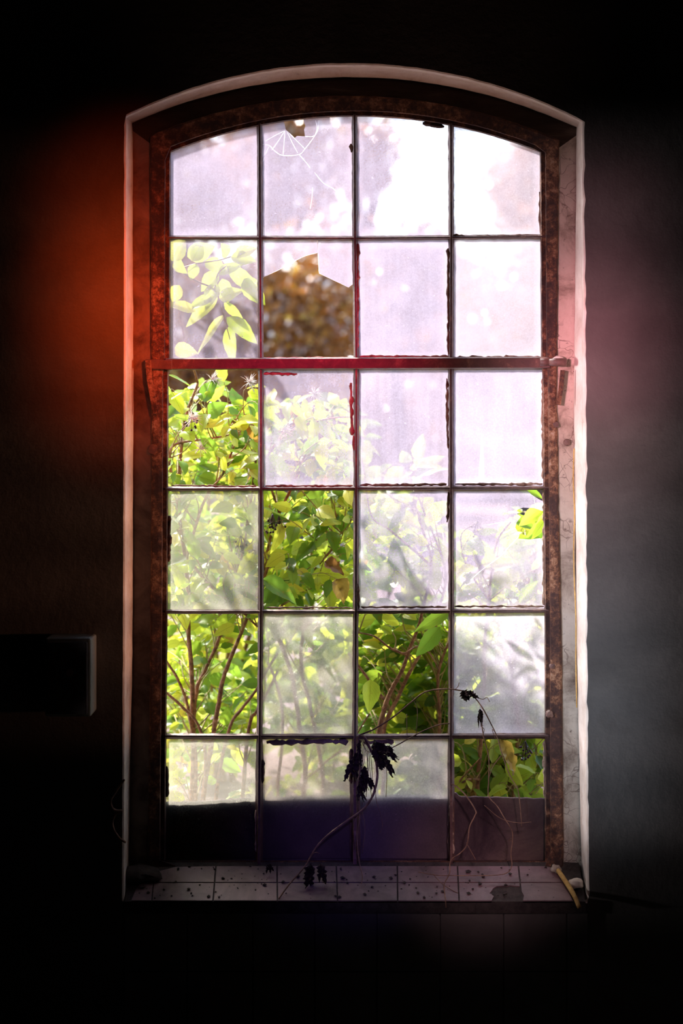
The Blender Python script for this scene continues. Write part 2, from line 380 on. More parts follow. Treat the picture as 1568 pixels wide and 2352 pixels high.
def jit(i, amp, f, seed):
    an = i * f; return amp * noise.noise(Vector((an, seed, 0.0))) + amp * 0.5 * noise.noise(Vector((an * 3.3, seed + 5, 0)))
def ring3d(ol, y, amp=0.0, f=0.25, seed=0.0, inset=0.0, only=None, yamp=0.0):
    r = []
    for i, (px, py) in enumerate(ol):
        s_ = side_of(i); a = amp if (only is None or s_ in only) else amp * 0.25
        d = jit(i, a, f, seed) + inset
        if s_ == 'L': px += d
        elif s_ == 'R': px -= d
        elif s_ == 'A': py += d
        else: py -= d
        r.append(P(px, py, y + (yamp * noise.noise(Vector((i * 0.4, seed + 9, 0))) if yamp else 0)))
    return r
def rect_ring(y, zt=ZT, zb=0.0, xa=X0, xb=X1):
    r = []
    for i in range(NTOT):
        s_ = side_of(i)
        if s_ == 'L': r.append(Vector((xa, y, zb + (zt - zb) * i / NL)))
        elif s_ == 'A': r.append(Vector((xa + (xb - xa) * (i - NL) / NA, y, zt)))
        elif s_ == 'R': r.append(Vector((xb, y, zt + (zb - zt) * (i - NL - NA) / NR)))
        else: r.append(Vector((xb + (xa - xb) * (i - NL - NA - NR) / NB, y, zb)))
    return r
def bridge(mb, rings, mis, closed=True):
    n = len(rings[0]); v = [p for r in rings for p in r]; base = len(mb.v); mb.add(v, [])
    for k in range(len(rings) - 1):
        for i in range(n if closed else n - 1):
            j = (i + 1) % n
            mb.f.append((base + k * n + i, base + (k + 1) * n + i, base + (k + 1) * n + j, base + k * n + j)); mb.m.append(mis[k])

mb = MB()
rough = ring3d(O_front, 0.0, 4.5, 0.45, 3.0, only='R')
WF0 = 0
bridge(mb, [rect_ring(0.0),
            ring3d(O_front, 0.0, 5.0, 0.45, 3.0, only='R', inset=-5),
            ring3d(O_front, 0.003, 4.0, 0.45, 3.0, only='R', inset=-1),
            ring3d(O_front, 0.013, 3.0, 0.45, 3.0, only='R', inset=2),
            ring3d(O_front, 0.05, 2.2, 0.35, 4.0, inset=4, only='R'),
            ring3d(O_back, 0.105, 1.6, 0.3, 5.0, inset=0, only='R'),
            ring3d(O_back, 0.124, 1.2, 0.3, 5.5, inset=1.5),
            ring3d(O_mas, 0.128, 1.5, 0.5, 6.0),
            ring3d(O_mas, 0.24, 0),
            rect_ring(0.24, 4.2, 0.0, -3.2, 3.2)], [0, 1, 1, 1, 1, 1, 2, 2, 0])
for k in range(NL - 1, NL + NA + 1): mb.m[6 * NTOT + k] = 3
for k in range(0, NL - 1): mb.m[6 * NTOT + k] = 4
tag(mb.build('wall_front', [M['wall'], M['reveal'], M['plaster'], M['lintel'], M['shaded']], smooth=False), 'dark plaster wall around the tall arched window', 'wall', None, 'structure')

# ------------------------------------------------------------------ window: frame, bars, panes, ironmongery
win = thing('window_1', 'tall arched iron window with twenty four panes, several missing or broken', 'window', kind='structure')
win.location = (0, 0, 0)
GY = 0.158
mb = MB()
bridge(mb, [ring3d(O_mas, 0.150, 0, inset=-4), ring3d(O_mas, 0.114, 2.0, 1.1, 11, inset=-1), ring3d(O_mas, 0.108, 2.0, 1.1, 12, inset=3),
            ring3d(O_mas, 0.109, 1.6, 0.9, 13, inset=14, yamp=0.002), ring3d(O_glass, 0.112, 1.6, 1.2, 14, inset=-14, yamp=0.002),
            ring3d(O_glass, 0.127, 1.0, 1.2, 15, inset=-12), ring3d(O_glass, 0.128, 0.8, 1.2, 16, inset=-3),
            ring3d(O_glass, 0.150, 1.2, 1.6, 17, inset=0), ring3d(O_glass, 0.175, 0, inset=0), ring3d(O_mas, 0.175, 0, inset=-4)], [0] * 9)
fr = mb.build('frame', [M['rust']], win); fr['label'] = 'rusty outer iron frame'

V = {1: [(262, 596), (545, 597), (835, 599), (1404, 599), (1690, 596), (1985, 594)],
     2: [(262, 814), (545, 815), (835, 818), (1404, 817), (1690, 815), (1985, 815)],
     3: [(262, 1035), (545, 1036), (835, 1035), (1404, 1036), (1690, 1035), (1985, 1036)]}
V[0] = [(350, 392), (820, 391), (860, 387), (1400, 385), (1700, 382), (1975, 380)]
V[4] = [(350, 1239), (820, 1242), (860, 1245), (1400, 1250), (1975, 1251)]
H = {1: [(380, 546), (815, 547), (1260, 543)], 2: [(380, 836), (1260, 833)], 3: [(380, 1123), (1260, 1120)],
     4: [(380, 1405), (815, 1405), (1260, 1402)], 5: [(380, 1691), (815, 1692), (1260, 1690)], 6: [(380, 1972), (1260, 1972)]}
def arch_y(px):
    a, b = 392, 1239; t = min(max((px - a) / (b - a), 0), 1); return arc_pt(a, 350, b, 350, 268, t)[1]

def bar(path, axis, half, name, y0, y1, m_, amp=0.8, seed=0.0, lab=None, step=8, prof=None):
    """iron glazing bar following path [(key, val)]; cross-section: wide flange at the glass, narrow rib to the room"""
    k0, k1 = path[0][0], path[-1][0]; n = int((k1 - k0) / step) + 1; rings = []
    for i in range(n + 1):
        k = k0 + (k1 - k0) * i / n; c = lerp_nodes(path, k)
        h = half(k) if callable(half) else half
        j1 = amp * noise.noise(Vector((k * 0.05, seed, 0))) + amp * 0.7 * noise.noise(Vector((k * 0.2, seed, 3)))
        j2 = amp * noise.noise(Vector((k * 0.05, seed + 7, 0))) + amp * 0.7 * noise.noise(Vector((k * 0.2, seed + 7, 3)))
        cs = [(-h - j1, y1), (-h - j1, y1 - 0.010), (-h * 0.45 - j1 * 0.4, y1 - 0.018), (-h * 0.42, y0 + 0.002), (-h * 0.25, y0), (h * 0.25, y0), (h * 0.42, y0 + 0.002), (h * 0.45 + j2 * 0.4, y1 - 0.018), (h + j2, y1 - 0.010), (h + j2, y1)]
        rings.append([P(c + o, k, y) if axis == 'v' else P(k, c + o, y) for o, y in cs])
    mb = MB(); m = len(rings[0]); base = 0; mb.add([p for r in rings for p in r], [])
    for i in range(len(rings) - 1):
        for q in range(m):
            a, b = i * m + q, i * m + (q + 1) % m
            mb.f.append((a, b, b + m, a + m)); mb.m.append(0)
    mb.f.append(tuple(range(m))); mb.m.append(0); mb.f.append(tuple((len(rings) - 1) * m + q for q in range(m - 1, -1, -1))); mb.m.append(0)
    o = mb.build(name, [m_], win)
    if lab: o['label'] = lab
    return o
for v_, w1 in ((1, 9), (2, 12), (3, 8)):
    p = [(arch_y(lerp_nodes(V[v_], 300)) - 6, lerp_nodes(V[v_], 300))] + [q for q in V[v_] if q[0] > 400]
    bar(p, 'v', (lambda k, w1=w1: 6.5 if k < 1690 else 6.5 + (w1 - 6.5) * min((k - 1690) / 60, 1)), 'vertical_bar', 0.118, 0.168, M['iron'], 1.3, v_ * 3.7)
for h_ in (1, 3, 4, 5):
    bar(H[h_], 'h', 5.2 if h_ != 5 else 6.5, 'horizontal_bar', 0.124, 0.168, M['iron'], 1.1, h_ * 9.1)
# thick transom: flat bar across
mb = MB(); n = 110; rings = []
for i in range(n + 1):
    k = 380 + (1262 - 380) * i / n; c = lerp_nodes(H[2], k)
    j = 1.0 * noise.noise(Vector((k * 0.06, 2, 0))); j2 = 1.4 * noise.noise(Vector((k * 0.09, 5, 0)))
    rings.append([P(k, c - 14 - j, 0.17), P(k, c - 13 - j, 0.112), P(k, c - 11, 0.106), P(k, c - 8, 0.105), P(k, c + 11, 0.106), P(k, c + 13 + j2, 0.112), P(k, c + 14 + j2, 0.17)])
mb.add([p for r in rings for p in r], [])
for i in range(n):
    for q in range(7):
        a, b = i * 7 + q, i * 7 + (q + 1) % 7; mb.f.append((a, b, b + 7, a + 7)); mb.m.append(0)
o = mb.build('transom_bar', [M['iron']], win); o['label'] = 'thick flat iron transom'

# bits of putty and scabs of rust clinging to the bars
def putty(name, chunks, m_, y=0.15):
    for ch in chunks:
        px0, py0, px1, py1, wd = ch; n = max(int(math.hypot(px1 - px0, py1 - py0) / 7), 3); pts = []; rad = []
        for i in range(n + 1):
            t = i / n; pts.append(P(px0 + (px1 - px0) * t + random.uniform(-1, 1), py0 + (py1 - py0) * t + random.uniform(-1, 1), y))
            rad.append(wd * S0 * (0.55 + 0.9 * random.random()) * (0.5 if i in (0, n) else 1))
        mb = MB(); mb.tube(pts, rad, 7, 0, 0.5); mb.build(name, m_, win)
putty('putty', [(806, 880, 808, 1000, 4.5), (812, 1000, 812, 1035, 4), (605, 858, 683, 860, 3.4), (822, 560, 820, 800, 4), (1028, 570, 1030, 815, 3.2), (1026, 870, 1028, 1030, 3),
                (1040, 540, 1068, 544, 3.6), (1090, 543, 1236, 541, 2.4), (1030, 1130, 1027, 1200, 3), (806, 330, 807, 350, 4), (822, 1340, 823, 1400, 3.4),
                (610, 822, 806, 822, 2.6), (826, 819, 1030, 819, 2.8), (1042, 821, 1240, 820, 2.8), (1246, 870, 1247, 1100, 3.4), (1249, 1130, 1249, 1390, 3.4), (1239, 440, 1240, 535, 2.6),
                (395, 1115, 588, 1117, 2.2), (610, 1116, 810, 1116, 2.4), (826, 1114, 1026, 1113, 2.8), (1044, 1112, 1246, 1112, 3), (610, 1395, 808, 1396, 2), (828, 1395, 1026, 1394, 2.4), (1044, 1393, 1248, 1393, 2.4),
                (612, 1705, 800, 1703, 5), (835, 1706, 905, 1702, 5.5), (1249, 1700, 1250, 1830, 3), (1033, 1850, 1040, 1960, 4.5), (588, 1860, 590, 1960, 3.5), (1030, 1880, 1033, 1970, 3)], M['putty'])
putty('rust_scab', [(388, 1185, 387, 1290, 5), (383, 1760, 384, 1830, 4.5), (640, 276, 690, 271, 3.5), (970, 282, 1020, 291, 5), (604, 1745, 602, 1800, 4), (806, 1720, 806, 1800, 4), (1033, 1740, 1034, 1800, 3)], M['rust'])

# panes ------------------------------------------------------------
DUST = 0.50
LAV = (0.86, 0.75, 0.97); PINK = (0.88, 0.77, 0.90); BEI = (0.74, 0.70, 0.60); SAND = (0.80, 0.68, 0.58); GREYL = (0.72, 0.68, 0.72)
def cell(r, c):
    """pixel corners of a cell, centre lines of its bars"""
    def hy(k, x): return arch_y(x) - 3 if k == 0 else lerp_nodes(H[k], x)
    x0, x1 = (lerp_nodes(V[c - 1], 0.5 * ((r - 1) * 285 + r * 285) + 260), lerp_nodes(V[c], 0.5 * ((r - 1) * 285 + r * 285) + 260))
    if c == 1: x0 -= 3
    if c == 4: x1 += 3
    return x0, x1, hy
def pane(r, c, haze, tint, streak=0.5, polys=None, drips=False, label=None, dust=1.0):
    x0, x1, hy = cell(r, c)
    m_ = m_haze('dusty_glass_%d_%d' % (r, c), haze, tuple(min(DUST * dust * {1: 0.66, 2: 0.66, 3: 0.76, 4: 0.84}.get(r, 1.0) * q, 0.92) for q in tint), streak, r * 3.3 + c * 1.7, drips)  # tint gain offsets light: upper rows dimmed, shaded lower panes brightened
    if polys is None:
        n = 10
        top = [(x0 + (x1 - x0) * i / n, hy(r - 1, x0 + (x1 - x0) * i / n)) for i in range(n + 1)]
        bot = [(x1, hy(r, x1)), (x0, hy(r, x0))]
        polys = [top + bot]
    xs = [p[0] for q in polys for p in q]; ys = [p[1] for q in polys for p in q]
    bx0, bx1, by0, by1 = x0, x1, min(ys), hy(r, x0)
    holder = None
    for q in polys:
        mb = MB(); n = len(q); y0, y1 = GY, GY + 0.003
        uv = [((px - bx0) / (bx1 - bx0), 1 - (py - by0) / (by1 - by0)) for px, py in q]
        mb.add([P(px, py, y0) for px, py in q], [tuple(range(n))], 1, uv)
        mb.add([P(px, py, y1) for px, py in q], [tuple(range(n - 1, -1, -1))], 0, uv)
        mb.add([P(px, py, y0) for px, py in q] + [P(px, py, y1) for px, py in q], [(i, i + n, (i + 1) % n + n, (i + 1) % n) for i in range(n)], 2, uv + uv)
        o = mb.build('pane', [m_, M['clear'], M['gedge']], win)
        if label: o['label'] = label
        holder = holder or o
    return holder
def cracks(parent, lines, wd=1.0):
    """fracture lines and painted shard-edge glints: narrow flat strips in the outer glass face"""
    for ln in lines:
        pts = spline([Vector((x, y, 0)) for x, y in ln], 4) if len(ln) > 2 else [Vector((x, y, 0)) for x, y in ln]
        mb = MB(); n = len(pts); v = []
        for i, p in enumerate(pts):
            t = (pts[min(i + 1, n - 1)] - pts[max(i - 1, 0)]).normalized(); w_ = 0.95 * wd * random.uniform(0.5, 1.1) * (0.4 if i in (0, n - 1) else 1)
            v += [P(p.x - t.y * w_, p.y + t.x * w_, GY - 0.0008), P(p.x + t.y * w_, p.y - t.x * w_, GY - 0.0008)]
        mb.add(v, [(2 * i, 2 * i + 1, 2 * i + 3, 2 * i + 2) for i in range(n - 1)]); mb.build('crack', M['gedge'], parent)

pane(1, 1, 0.66, LAV)
top12 = [(597, arch_y(597) - 3), (625, arch_y(625) - 3), (650, arch_y(650) - 3)]
p12 = pane(1, 2, 0.60, LAV, 0.6, [top12 + [(653, 283), (656, 298), (668, 308), (674, 319), (682, 312), (700, 313), (698, 297), (701, 290), (697, 276), (698, arch_y(698) - 3)]
     + [(x, arch_y(x) - 3) for x in (725, 760, 790, 815)] + [(815, 547), (597, 546)]], label='cracked dusty pane with a hole at its top edge')
cracks(p12, [[(654, 300), (640, 322), (624, 345)], [(654, 300), (652, 330), (650, 356)], [(660, 304), (672, 330), (684, 352)], [(664, 306), (684, 326), (700, 342)],
             [(602, 332), (618, 334), (632, 348), (650, 357), (686, 355), (700, 342), (722, 313), (730, 297), (732, 276)], [(618, 336), (608, 356), (604, 372)], [(654, 300), (630, 312), (606, 326)],
             [(686, 354), (705, 376), (712, 386)], [(700, 313), (715, 314), (724, 310)], [(722, 313), (728, 294), (724, 276)], [(722, 396), (742, 420), (766, 434), (790, 458)], [(718, 430), (716, 455), (712, 480)]], 1.1)
pane(1, 3, 0.52, LAV, 0.4)
pane(1, 4, 0.64, PINK, 0.3)
pane(2, 1, 0.42, LAV, 0.6)
p22 = pane(2, 2, 0.62, LAV, 0.4, [[(599, 547), (728, 547), (729, 581), (700, 588), (670, 603), (640, 620), (599, 638)],
                                  [(729, 547), (817, 547), (817, 648), (800, 660), (775, 648), (733, 628), (731, 600), (730, 581)]], label='jagged remnant of a broken pane')
cracks(p22, [[(602, 638), (640, 620)], [(640, 620), (670, 603)], [(670, 603), (700, 588), (728, 581)], [(729, 550), (731, 600), (733, 628)], [(733, 628), (775, 648)], [(775, 648), (800, 660)], [(800, 660), (812, 650)]], 0.9)  # pale strips along the broken edges stand in for their glint
pane(2, 3, 0.72, LAV, 0.7)
pane(2, 4, 0.76, PINK, 0.3)
pane(3, 2, 0.48, LAV, 0.9)
pane(3, 3, 0.62, LAV, 0.9)
pane(3, 4, 0.72, LAV, 0.5, drips=True)
pane(4, 1, 0.40, BEI, 0.2)
pane(4, 3, 0.50, LAV, 1.0)
p44 = pane(4, 4, 0.50, LAV, 0.6, [[(1036, 1121), (1205, 1121), (1220, 1136), (1236, 1146), (1243, 1150), (1253, 1150), (1253, 1174), (1243, 1173), (1226, 1167), (1200, 1166), (1188, 1171), (1185, 1178), (1196, 1187), (1186, 1200), (1183, 1212),
                                   (1193, 1228), (1190, 1237), (1215, 1239), (1240, 1236), (1253, 1250), (1253, 1403), (1036, 1403)]], label='cracked dusty pane with a hole near the right frame')
cracks(p44, [[(1190, 1233), (1168, 1256), (1148, 1278), (1110, 1306), (1080, 1332)], [(1184, 1196), (1150, 1200), (1118, 1206)], [(1184, 1213), (1170, 1218), (1154, 1226)], [(1243, 1236), (1244, 1300), (1246, 1380)], [(1225, 1140), (1230, 1168)]], 1.0)
pane(5, 2, 0.42, (0.82, 0.74, 0.70), 0.4, dust=1.7)
pane(5, 4, 0.50, (0.78, 0.71, 0.85), 0.5, dust=1.6)
pane(6, 1, 0.40, BEI, 0.2, dust=1.05)
pane(6, 2, 0.46, SAND, 0.3, dust=1.8)
pane(6, 3, 0.50, (0.80, 0.71, 0.70), 0.3, dust=2.3)

# pivot ironmongery
mb = MB()
def flat_bar(mb, pts, wd, y, th):
    """flat strap along a pixel path, width wd px, thickness th metres"""
    n = len(pts); lf, rt = [], []
    for i, (x, yy) in enumerate(pts):
        a = pts[max(i - 1, 0)]; b = pts[min(i + 1, n - 1)]; dx, dy = b[0] - a[0], b[1] - a[1]; l = math.hypot(dx, dy)
        nx, ny = -dy / l * wd / 2, dx / l * wd / 2; lf.append((x + nx, yy + ny)); rt.append((x - nx, yy - ny))
    v = [P(x, yy, y) for x, yy in lf] + [P(x, yy, y) for x, yy in rt] + [P(x, yy, y + th) for x, yy in lf] + [P(x, yy, y + th) for x, yy in rt]
    f = []
    for i in range(n - 1):
        f += [(i, i + 1, n + i + 1, n + i), (2 * n + i, 3 * n + i, 3 * n + i + 1, 2 * n + i + 1), (i, 2 * n + i, 2 * n + i + 1, i + 1), (n + i, n + i + 1, 3 * n + i + 1, 3 * n + i)]
    f += [(0, n, 3 * n, 2 * n), (n - 1, 3 * n - 1, 4 * n - 1, 2 * n - 1)]
    mb.add(v, f)
flat_bar(mb, [(340, 828), (343, 870), (350, 910), (358, 950)], 13, 0.086, 0.006)
o = mb.build('stay_arm', M['rust'], win, bevel=0.001); o['label'] = 'rusty slanting stay arm on the left jamb'
mb = MB(); flat_bar(mb, [(333, 836), (395, 838)], 22, 0.09, 0.02)
mb.build('pivot_bracket', M['iron'], win, bevel=0.002)
mb = MB(); mb.tube([P(1262, 832, 0.098), P(1275, 832, 0.09), P(1300, 832, 0.084)], [0.009, 0.0105, 0.0105], 14)
mb.tube([P(1240, 832, 0.10), P(1262, 832, 0.098)], [0.010, 0.009], 12)
o = mb.build('pivot_bolt', M['iron'], win, smooth=True); o['label'] = 'stubby iron pivot bolt on the right jamb'
mb = MB(); flat_bar(mb, [(1292, 850), (1288, 890), (1282, 930)], 11, 0.09, 0.005)
mb.build('stay_arm', M['rust'], win, bevel=0.001)
for px, py, r in ((352, 1032, 11), (1276, 975, 7), (1302, 1016, 7), (1268, 1530, 6), (1262, 1640, 8)):
    mb = MB(); cpt = P(px, py, 0.112); n = 12
    v = [cpt + Vector((0, -0.006, 0))]
    for k in range(n):
        a = 2 * math.pi * k / n; rr = r * S0 * (1 + 0.25 * random.uniform(-1, 1)); v.append(cpt + Vector((math.cos(a) * rr, -0.004, math.sin(a) * rr)))
    for k in range(n):
        a = 2 * math.pi * k / n; rr = r * S0 * 1.25; v.append(cpt + Vector((math.cos(a) * rr, 0.004, math.sin(a) * rr)))
    mb.add(v, [(0, 1 + k, 1 + (k + 1) % n) for k in range(n)] + [(1 + k, 1 + n + k, 1 + n + (k + 1) % n, 1 + (k + 1) % n) for k in range(n)])
    mb.build('bolt_head', M['iron'], win)

# ------------------------------------------------------------------ earth and masonry piled against the lowest panes
mb = MB(); n = 180; tops = []
TOPN = [(330, 1846), (384, 1842), (450, 1841), (590, 1832), (610, 1832), (700, 1829), (805, 1828), (840, 1827), (930, 1826), (1030, 1828), (1045, 1818), (1055, 1829), (1150, 1831), (1250, 1834), (1300, 1836)]
rows = []
for i in range(n + 1):
    px = 335 + (1300 - 335) * i / n; t = lerp_nodes(TOPN, px) + 2.2 * noise.noise(Vector((px * 0.06, 0, 0))) + 1.2 * noise.noise(Vector((px * 0.3, 2, 0)))
    col = [P(px, t, 0.236), P(px, t - 1, 0.175), P(px, t + 2, 0.166)]
    for k in range(1, 12):
        col.append(P(px, t + (2010 - t) * k / 11, 0.167 + 0.004 * noise.noise(Vector((px * 0.03, k * 0.7, 0)))))
    rows.append(col)
m_ = len(rows[0]); mb.add([p for r in rows for p in r], [(i * m_ + k, i * m_ + k + 1, (i + 1) * m_ + k + 1, (i + 1) * m_ + k) for i in range(n) for k in range(m_ - 1)])
tag(mb.build('wall_low', M['soil'], smooth=True), 'low crumbling masonry upstand behind the lowest row of panes', 'wall', None, 'structure')

# ------------------------------------------------------------------ tiled sill (slopes down into the room)
FR = [286, 348, 489, 637, 775, 913, 1054, 1198, 1344]
BK = [300, 356, 496, 636, 772, 912, 1050, 1190, 1330]
YF, YBK = -0.012, 0.112
def sillp(u, v, dz=0.0):
    """u: 0..8 tile column, v: 0 front .. 1 back"""
    i = min(int(u), 7); fu = u - i
    a = P(FR[i] + (FR[i + 1] - FR[i]) * fu, 2068, YF); b = P(BK[i] + (BK[i + 1] - BK[i]) * fu, 1987, YBK)
    p = a.lerp(b, v); return p + Vector((0, 0, dz))
mb = MB()
top = [sillp(u, v, -0.003) for v in (-0.0, 1.12) for u in (0, 8)]
b0, b1, b2, b3 = top; dn = Vector((0, 0, -0.030))
a0, a1 = b0 + dn, b1 + dn; a2, a3 = Vector((b2.x, b2.y, a0.z)), Vector((b3.x, b3.y, a0.z))
mb.add([b0, b1, b2, b3, a0, a1, a2, a3], [(0, 1, 3, 2), (0, 4, 5, 1), (4, 6, 7, 5), (0, 2, 6, 4), (1, 5, 7, 3), (2, 3, 7, 6)], 1)
g = 0.013
def tile_poly(pts):
    n = len(pts); t = [sillp(u, v, 0.0) for u, v in pts]; b = [sillp(u, v, -0.006) for u, v in pts]
    mb.add(t + b, [tuple(range(n))] + [(i, i + n, (i + 1) % n + n, (i + 1) % n) for i in range(n)], 0)
for c in range(8):
    u0, u1 = c + g, c + 1 - g
    if c == 6:   # front tile broken away at its right end
        tile_poly([(u0, 0.0), (6.52, 0.0), (6.56, 0.12), (6.50, 0.2), (6.56, 0.34), (6.62, 0.40), (6.84, 0.42), (u1, 0.40), (u1, 0.485), (u0, 0.485)])
        tile_poly([(u0, 0.515), (u1, 0.515), (u1, 0.97), (u0, 0.97)])
    elif c == 7:  # back corner broken
        tile_poly([(7.02, 0.0), (7.80, 0.0), (7.76, 0.2), (7.80, 0.485), (u0, 0.485), (u0, 0.24), (7.04, 0.14)])
        tile_poly([(u0, 0.515), (7.78, 0.515), (7.70, 0.70), (7.62, 0.84), (7.50, 0.95), (7.4, 0.97), (u0, 0.97)])
    elif c == 0:
        tile_poly([(0.25, 0.0), (u1, 0.0), (u1, 0.485), (0.5, 0.485), (0.35, 0.3)])
        tile_poly([(0.65, 0.515), (u1, 0.515), (u1, 0.80)])
    elif c == 1:
        tile_poly([(u0, 0), (u1, 0), (u1, 0.485), (u0, 0.485)]); tile_poly([(u0, 0.515), (u1, 0.515), (u1, 0.97), (1.35, 0.95), (u0, 0.80)])
    else:
        tile_poly([(u0, 0), (u1, 0), (u1, 0.485), (u0, 0.485)]); tile_poly([(u0, 0.515), (u1, 0.515), (u1, 0.97), (u0, 0.97)])
tag(mb.build('trim_1', [M['tile'], M['mortar']]), 'sloping window sill of two rows of old pinkish tiles', 'window sill', None, 'structure')
# apron tiles below the sill
mb = MB()
zt = P(0, 2068, 0).z - 0.03
for c, (a, b) in enumerate(zip([286, 430, 580, 722, 865, 1010, 1155, 1300], [430, 580, 722, 865, 1010, 1155, 1300, 1350])):
    for r in range(2): mb.box((P(a + 1.5, 0, 0).x, -0.008, zt - 0.148 * (r + 1) + 0.002), (P(b - 1.5, 0, 0).x, 0.0, zt - 0.148 * r))
tag(mb.build('trim_2', M['wall'], bevel=0.001), 'dark tiled apron on the wall just under the window sill', 'wall tiles', None, 'structure')

# rubble dust on the sill
mb = MB()
for _ in range(170):
    u = random.uniform(0.4, 7.6); v = random.uniform(0.05, 0.98); r = random.choice([0.0015, 0.002, 0.003, 0.0045, 0.006]) * random.uniform(0.6, 1.1)
    p = sillp(u, v, r * 0.5); vs = []
    for k in range(6):
        a = k * math.pi / 3; vs.append(p + Vector((math.cos(a) * r * random.uniform(0.6, 1.4), math.sin(a) * r * random.uniform(0.6, 1.2), random.uniform(-0.3, 0.3) * r)))
    vs += [p + Vector((0, 0, r * 0.7)), p - Vector((0, 0, r * 0.7))]
    mb.add(vs, [(k, (k + 1) % 6, 6) for k in range(6)] + [((k + 1) % 6, k, 7) for k in range(6)])
tag(mb.build('crumbs', M['mortar']), 'dark crumbs and grit scattered over the sill tiles', 'debris', None, 'stuff')
# dirt heap in the left back corner of the sill and lumps at the right
def lump(name, centre, rx, ry, rz, m_, label, cat, seed):
    mb = MB(); nu, nv = 18, 9; v = []
    for j in range(nv + 1):
        th = math.pi * j / nv
        for i in range(nu):
            ph = 2 * math.pi * i / nu; d = Vector((math.sin(th) * math.cos(ph), math.sin(th) * math.sin(ph), math.cos(th)))
            k = 1 + 0.35 * noise.noise(d * 1.7 + Vector((seed, 0, 0))) + 0.15 * noise.noise(d * 5 + Vector((seed, 3, 0)))
            v.append(centre + Vector((d.x * rx, d.y * ry, d.z * rz)) * k)
    mb.add(v, [(j * nu + i, (j + 1) * nu + i, (j + 1) * nu + (i + 1) % nu, j * nu + (i + 1) % nu) for j in range(nv) for i in range(nu)])
    return tag(mb.build(name, m_, smooth=True), label, cat)
lump('dirt_heap', sillp(0.35, 0.72, 0.0), 0.062, 0.045, 0.022, M['mortar'], 'dark heap of dirt in the left corner of the sill', 'dirt', 1.0)
lump('plaster_chunk', sillp(7.60, 0.78, 0.010), 0.013, 0.012, 0.011, M['plaster'], 'pale rounded plaster lump at the top end of the yellow cane', 'plaster chunk', 2.0)
lump('plaster_chunk', sillp(7.88, 0.34, 0.012), 0.020, 0.016, 0.012, M['reveal'], 'whitish plaster chunk in the right corner of the sill', 'plaster chunk', 3.0)
lump('plaster_chunk', P(1282, 823, 0.098), 0.013, 0.010, 0.006, M['reveal'], 'small white plaster crumb lying on the right pivot bolt', 'plaster chunk', 4.0)
mb = MB(); mb.tube(spline([sillp(7.62, 0.74, 0.012), sillp(7.72, 0.40, 0.012), sillp(7.82, 0.02, 0.012), sillp(7.86, -0.02, 0.004) + Vector((0.004, -0.02, -0.014))], 6), [0.006] * 12 + [0.0055] * 7, 9, 0, 0.15)
tag(mb.build('cane', M['straw'], smooth=True), 'short yellow piece of cane lying at the right end of the sill', 'stick')

# ------------------------------------------------------------------ leaves
LT = np.linspace(0, 1, 11); LU = np.array([-1, -0.5, 0, 0.5, 1.0])
def leaf(mb, base, d, nrm, length, width, curl=0.25, fold=0.25, var=0.5, twist=0.0, mi=0, shape=0.8, serr=0.05, crumple=0.0):
    d = d.normalized(); s = d.cross(nrm)
    if s.length < 1e-4: s = d.cross(Vector((0.3, 0.2, 1)))
    s.normalize(); n = s.cross(d).normalized()
    T, U = np.meshgrid(LT, LU, indexing='ij')
    wp = np.sin(np.pi * np.clip(T, 0, 1) ** shape) ** 0.85 * (1 - 0.22 * T) + 0.012
    wp = wp * (1 + serr * np.where(np.arange(len(LT)) % 2 == 0, 1, -1)[:, None] * (np.abs(U) > 0.9))
    tw = twist * T
    X = U * wp * width * 0.5
    a = T * length * (1 - 0.12 * abs(curl) * T)
    nn = fold * np.abs(X) + (-curl * T ** 2 * length) + np.sin(T * 9 + var * 20) * np.abs(U) * 0.02 * length
    Xc = X * np.cos(tw); nn = nn + X * np.sin(tw)
    if crumple:
        nn = nn + crumple * length * RNG.normal(0, 1, T.shape) * 0.12; Xc = Xc + crumple * width * RNG.normal(0, 1, T.shape) * 0.10; a = a + crumple * length * RNG.normal(0, 1, T.shape) * 0.04
    pts = np.array(base)[None, None] + a[..., None] * np.array(d) + Xc[..., None] * np.array(s) + nn[..., None] * np.array(n)
    nr, nc = T.shape
    faces = [(i * nc + j, i * nc + j + 1, (i + 1) * nc + j + 1, (i + 1) * nc + j) for i in range(nr - 1) for j in range(nc - 1)]
    uv = np.stack([U * 0.5 * 1.0 + 0.5, T], -1).reshape(-1, 2)
    mb.add(pts.reshape(-1, 3).tolist(), faces, mi, [tuple(q) for q in uv], (var, random.random(), 0.0))

def rv(a=1.0): return Vector((random.uniform(-a, a), random.uniform(-a, a), random.uniform(-a, a)))
def make_twig(S, T, sag=0.05):
    m_ = (S + T) / 2 + rv(0.03) + Vector((0, 0, sag * (T - S).length * 2)); return spline([S, S.lerp(m_, 0.6) + rv(0.01), m_.lerp(T, 0.5) + Vector((0, 0, 0.01)), T], 5)

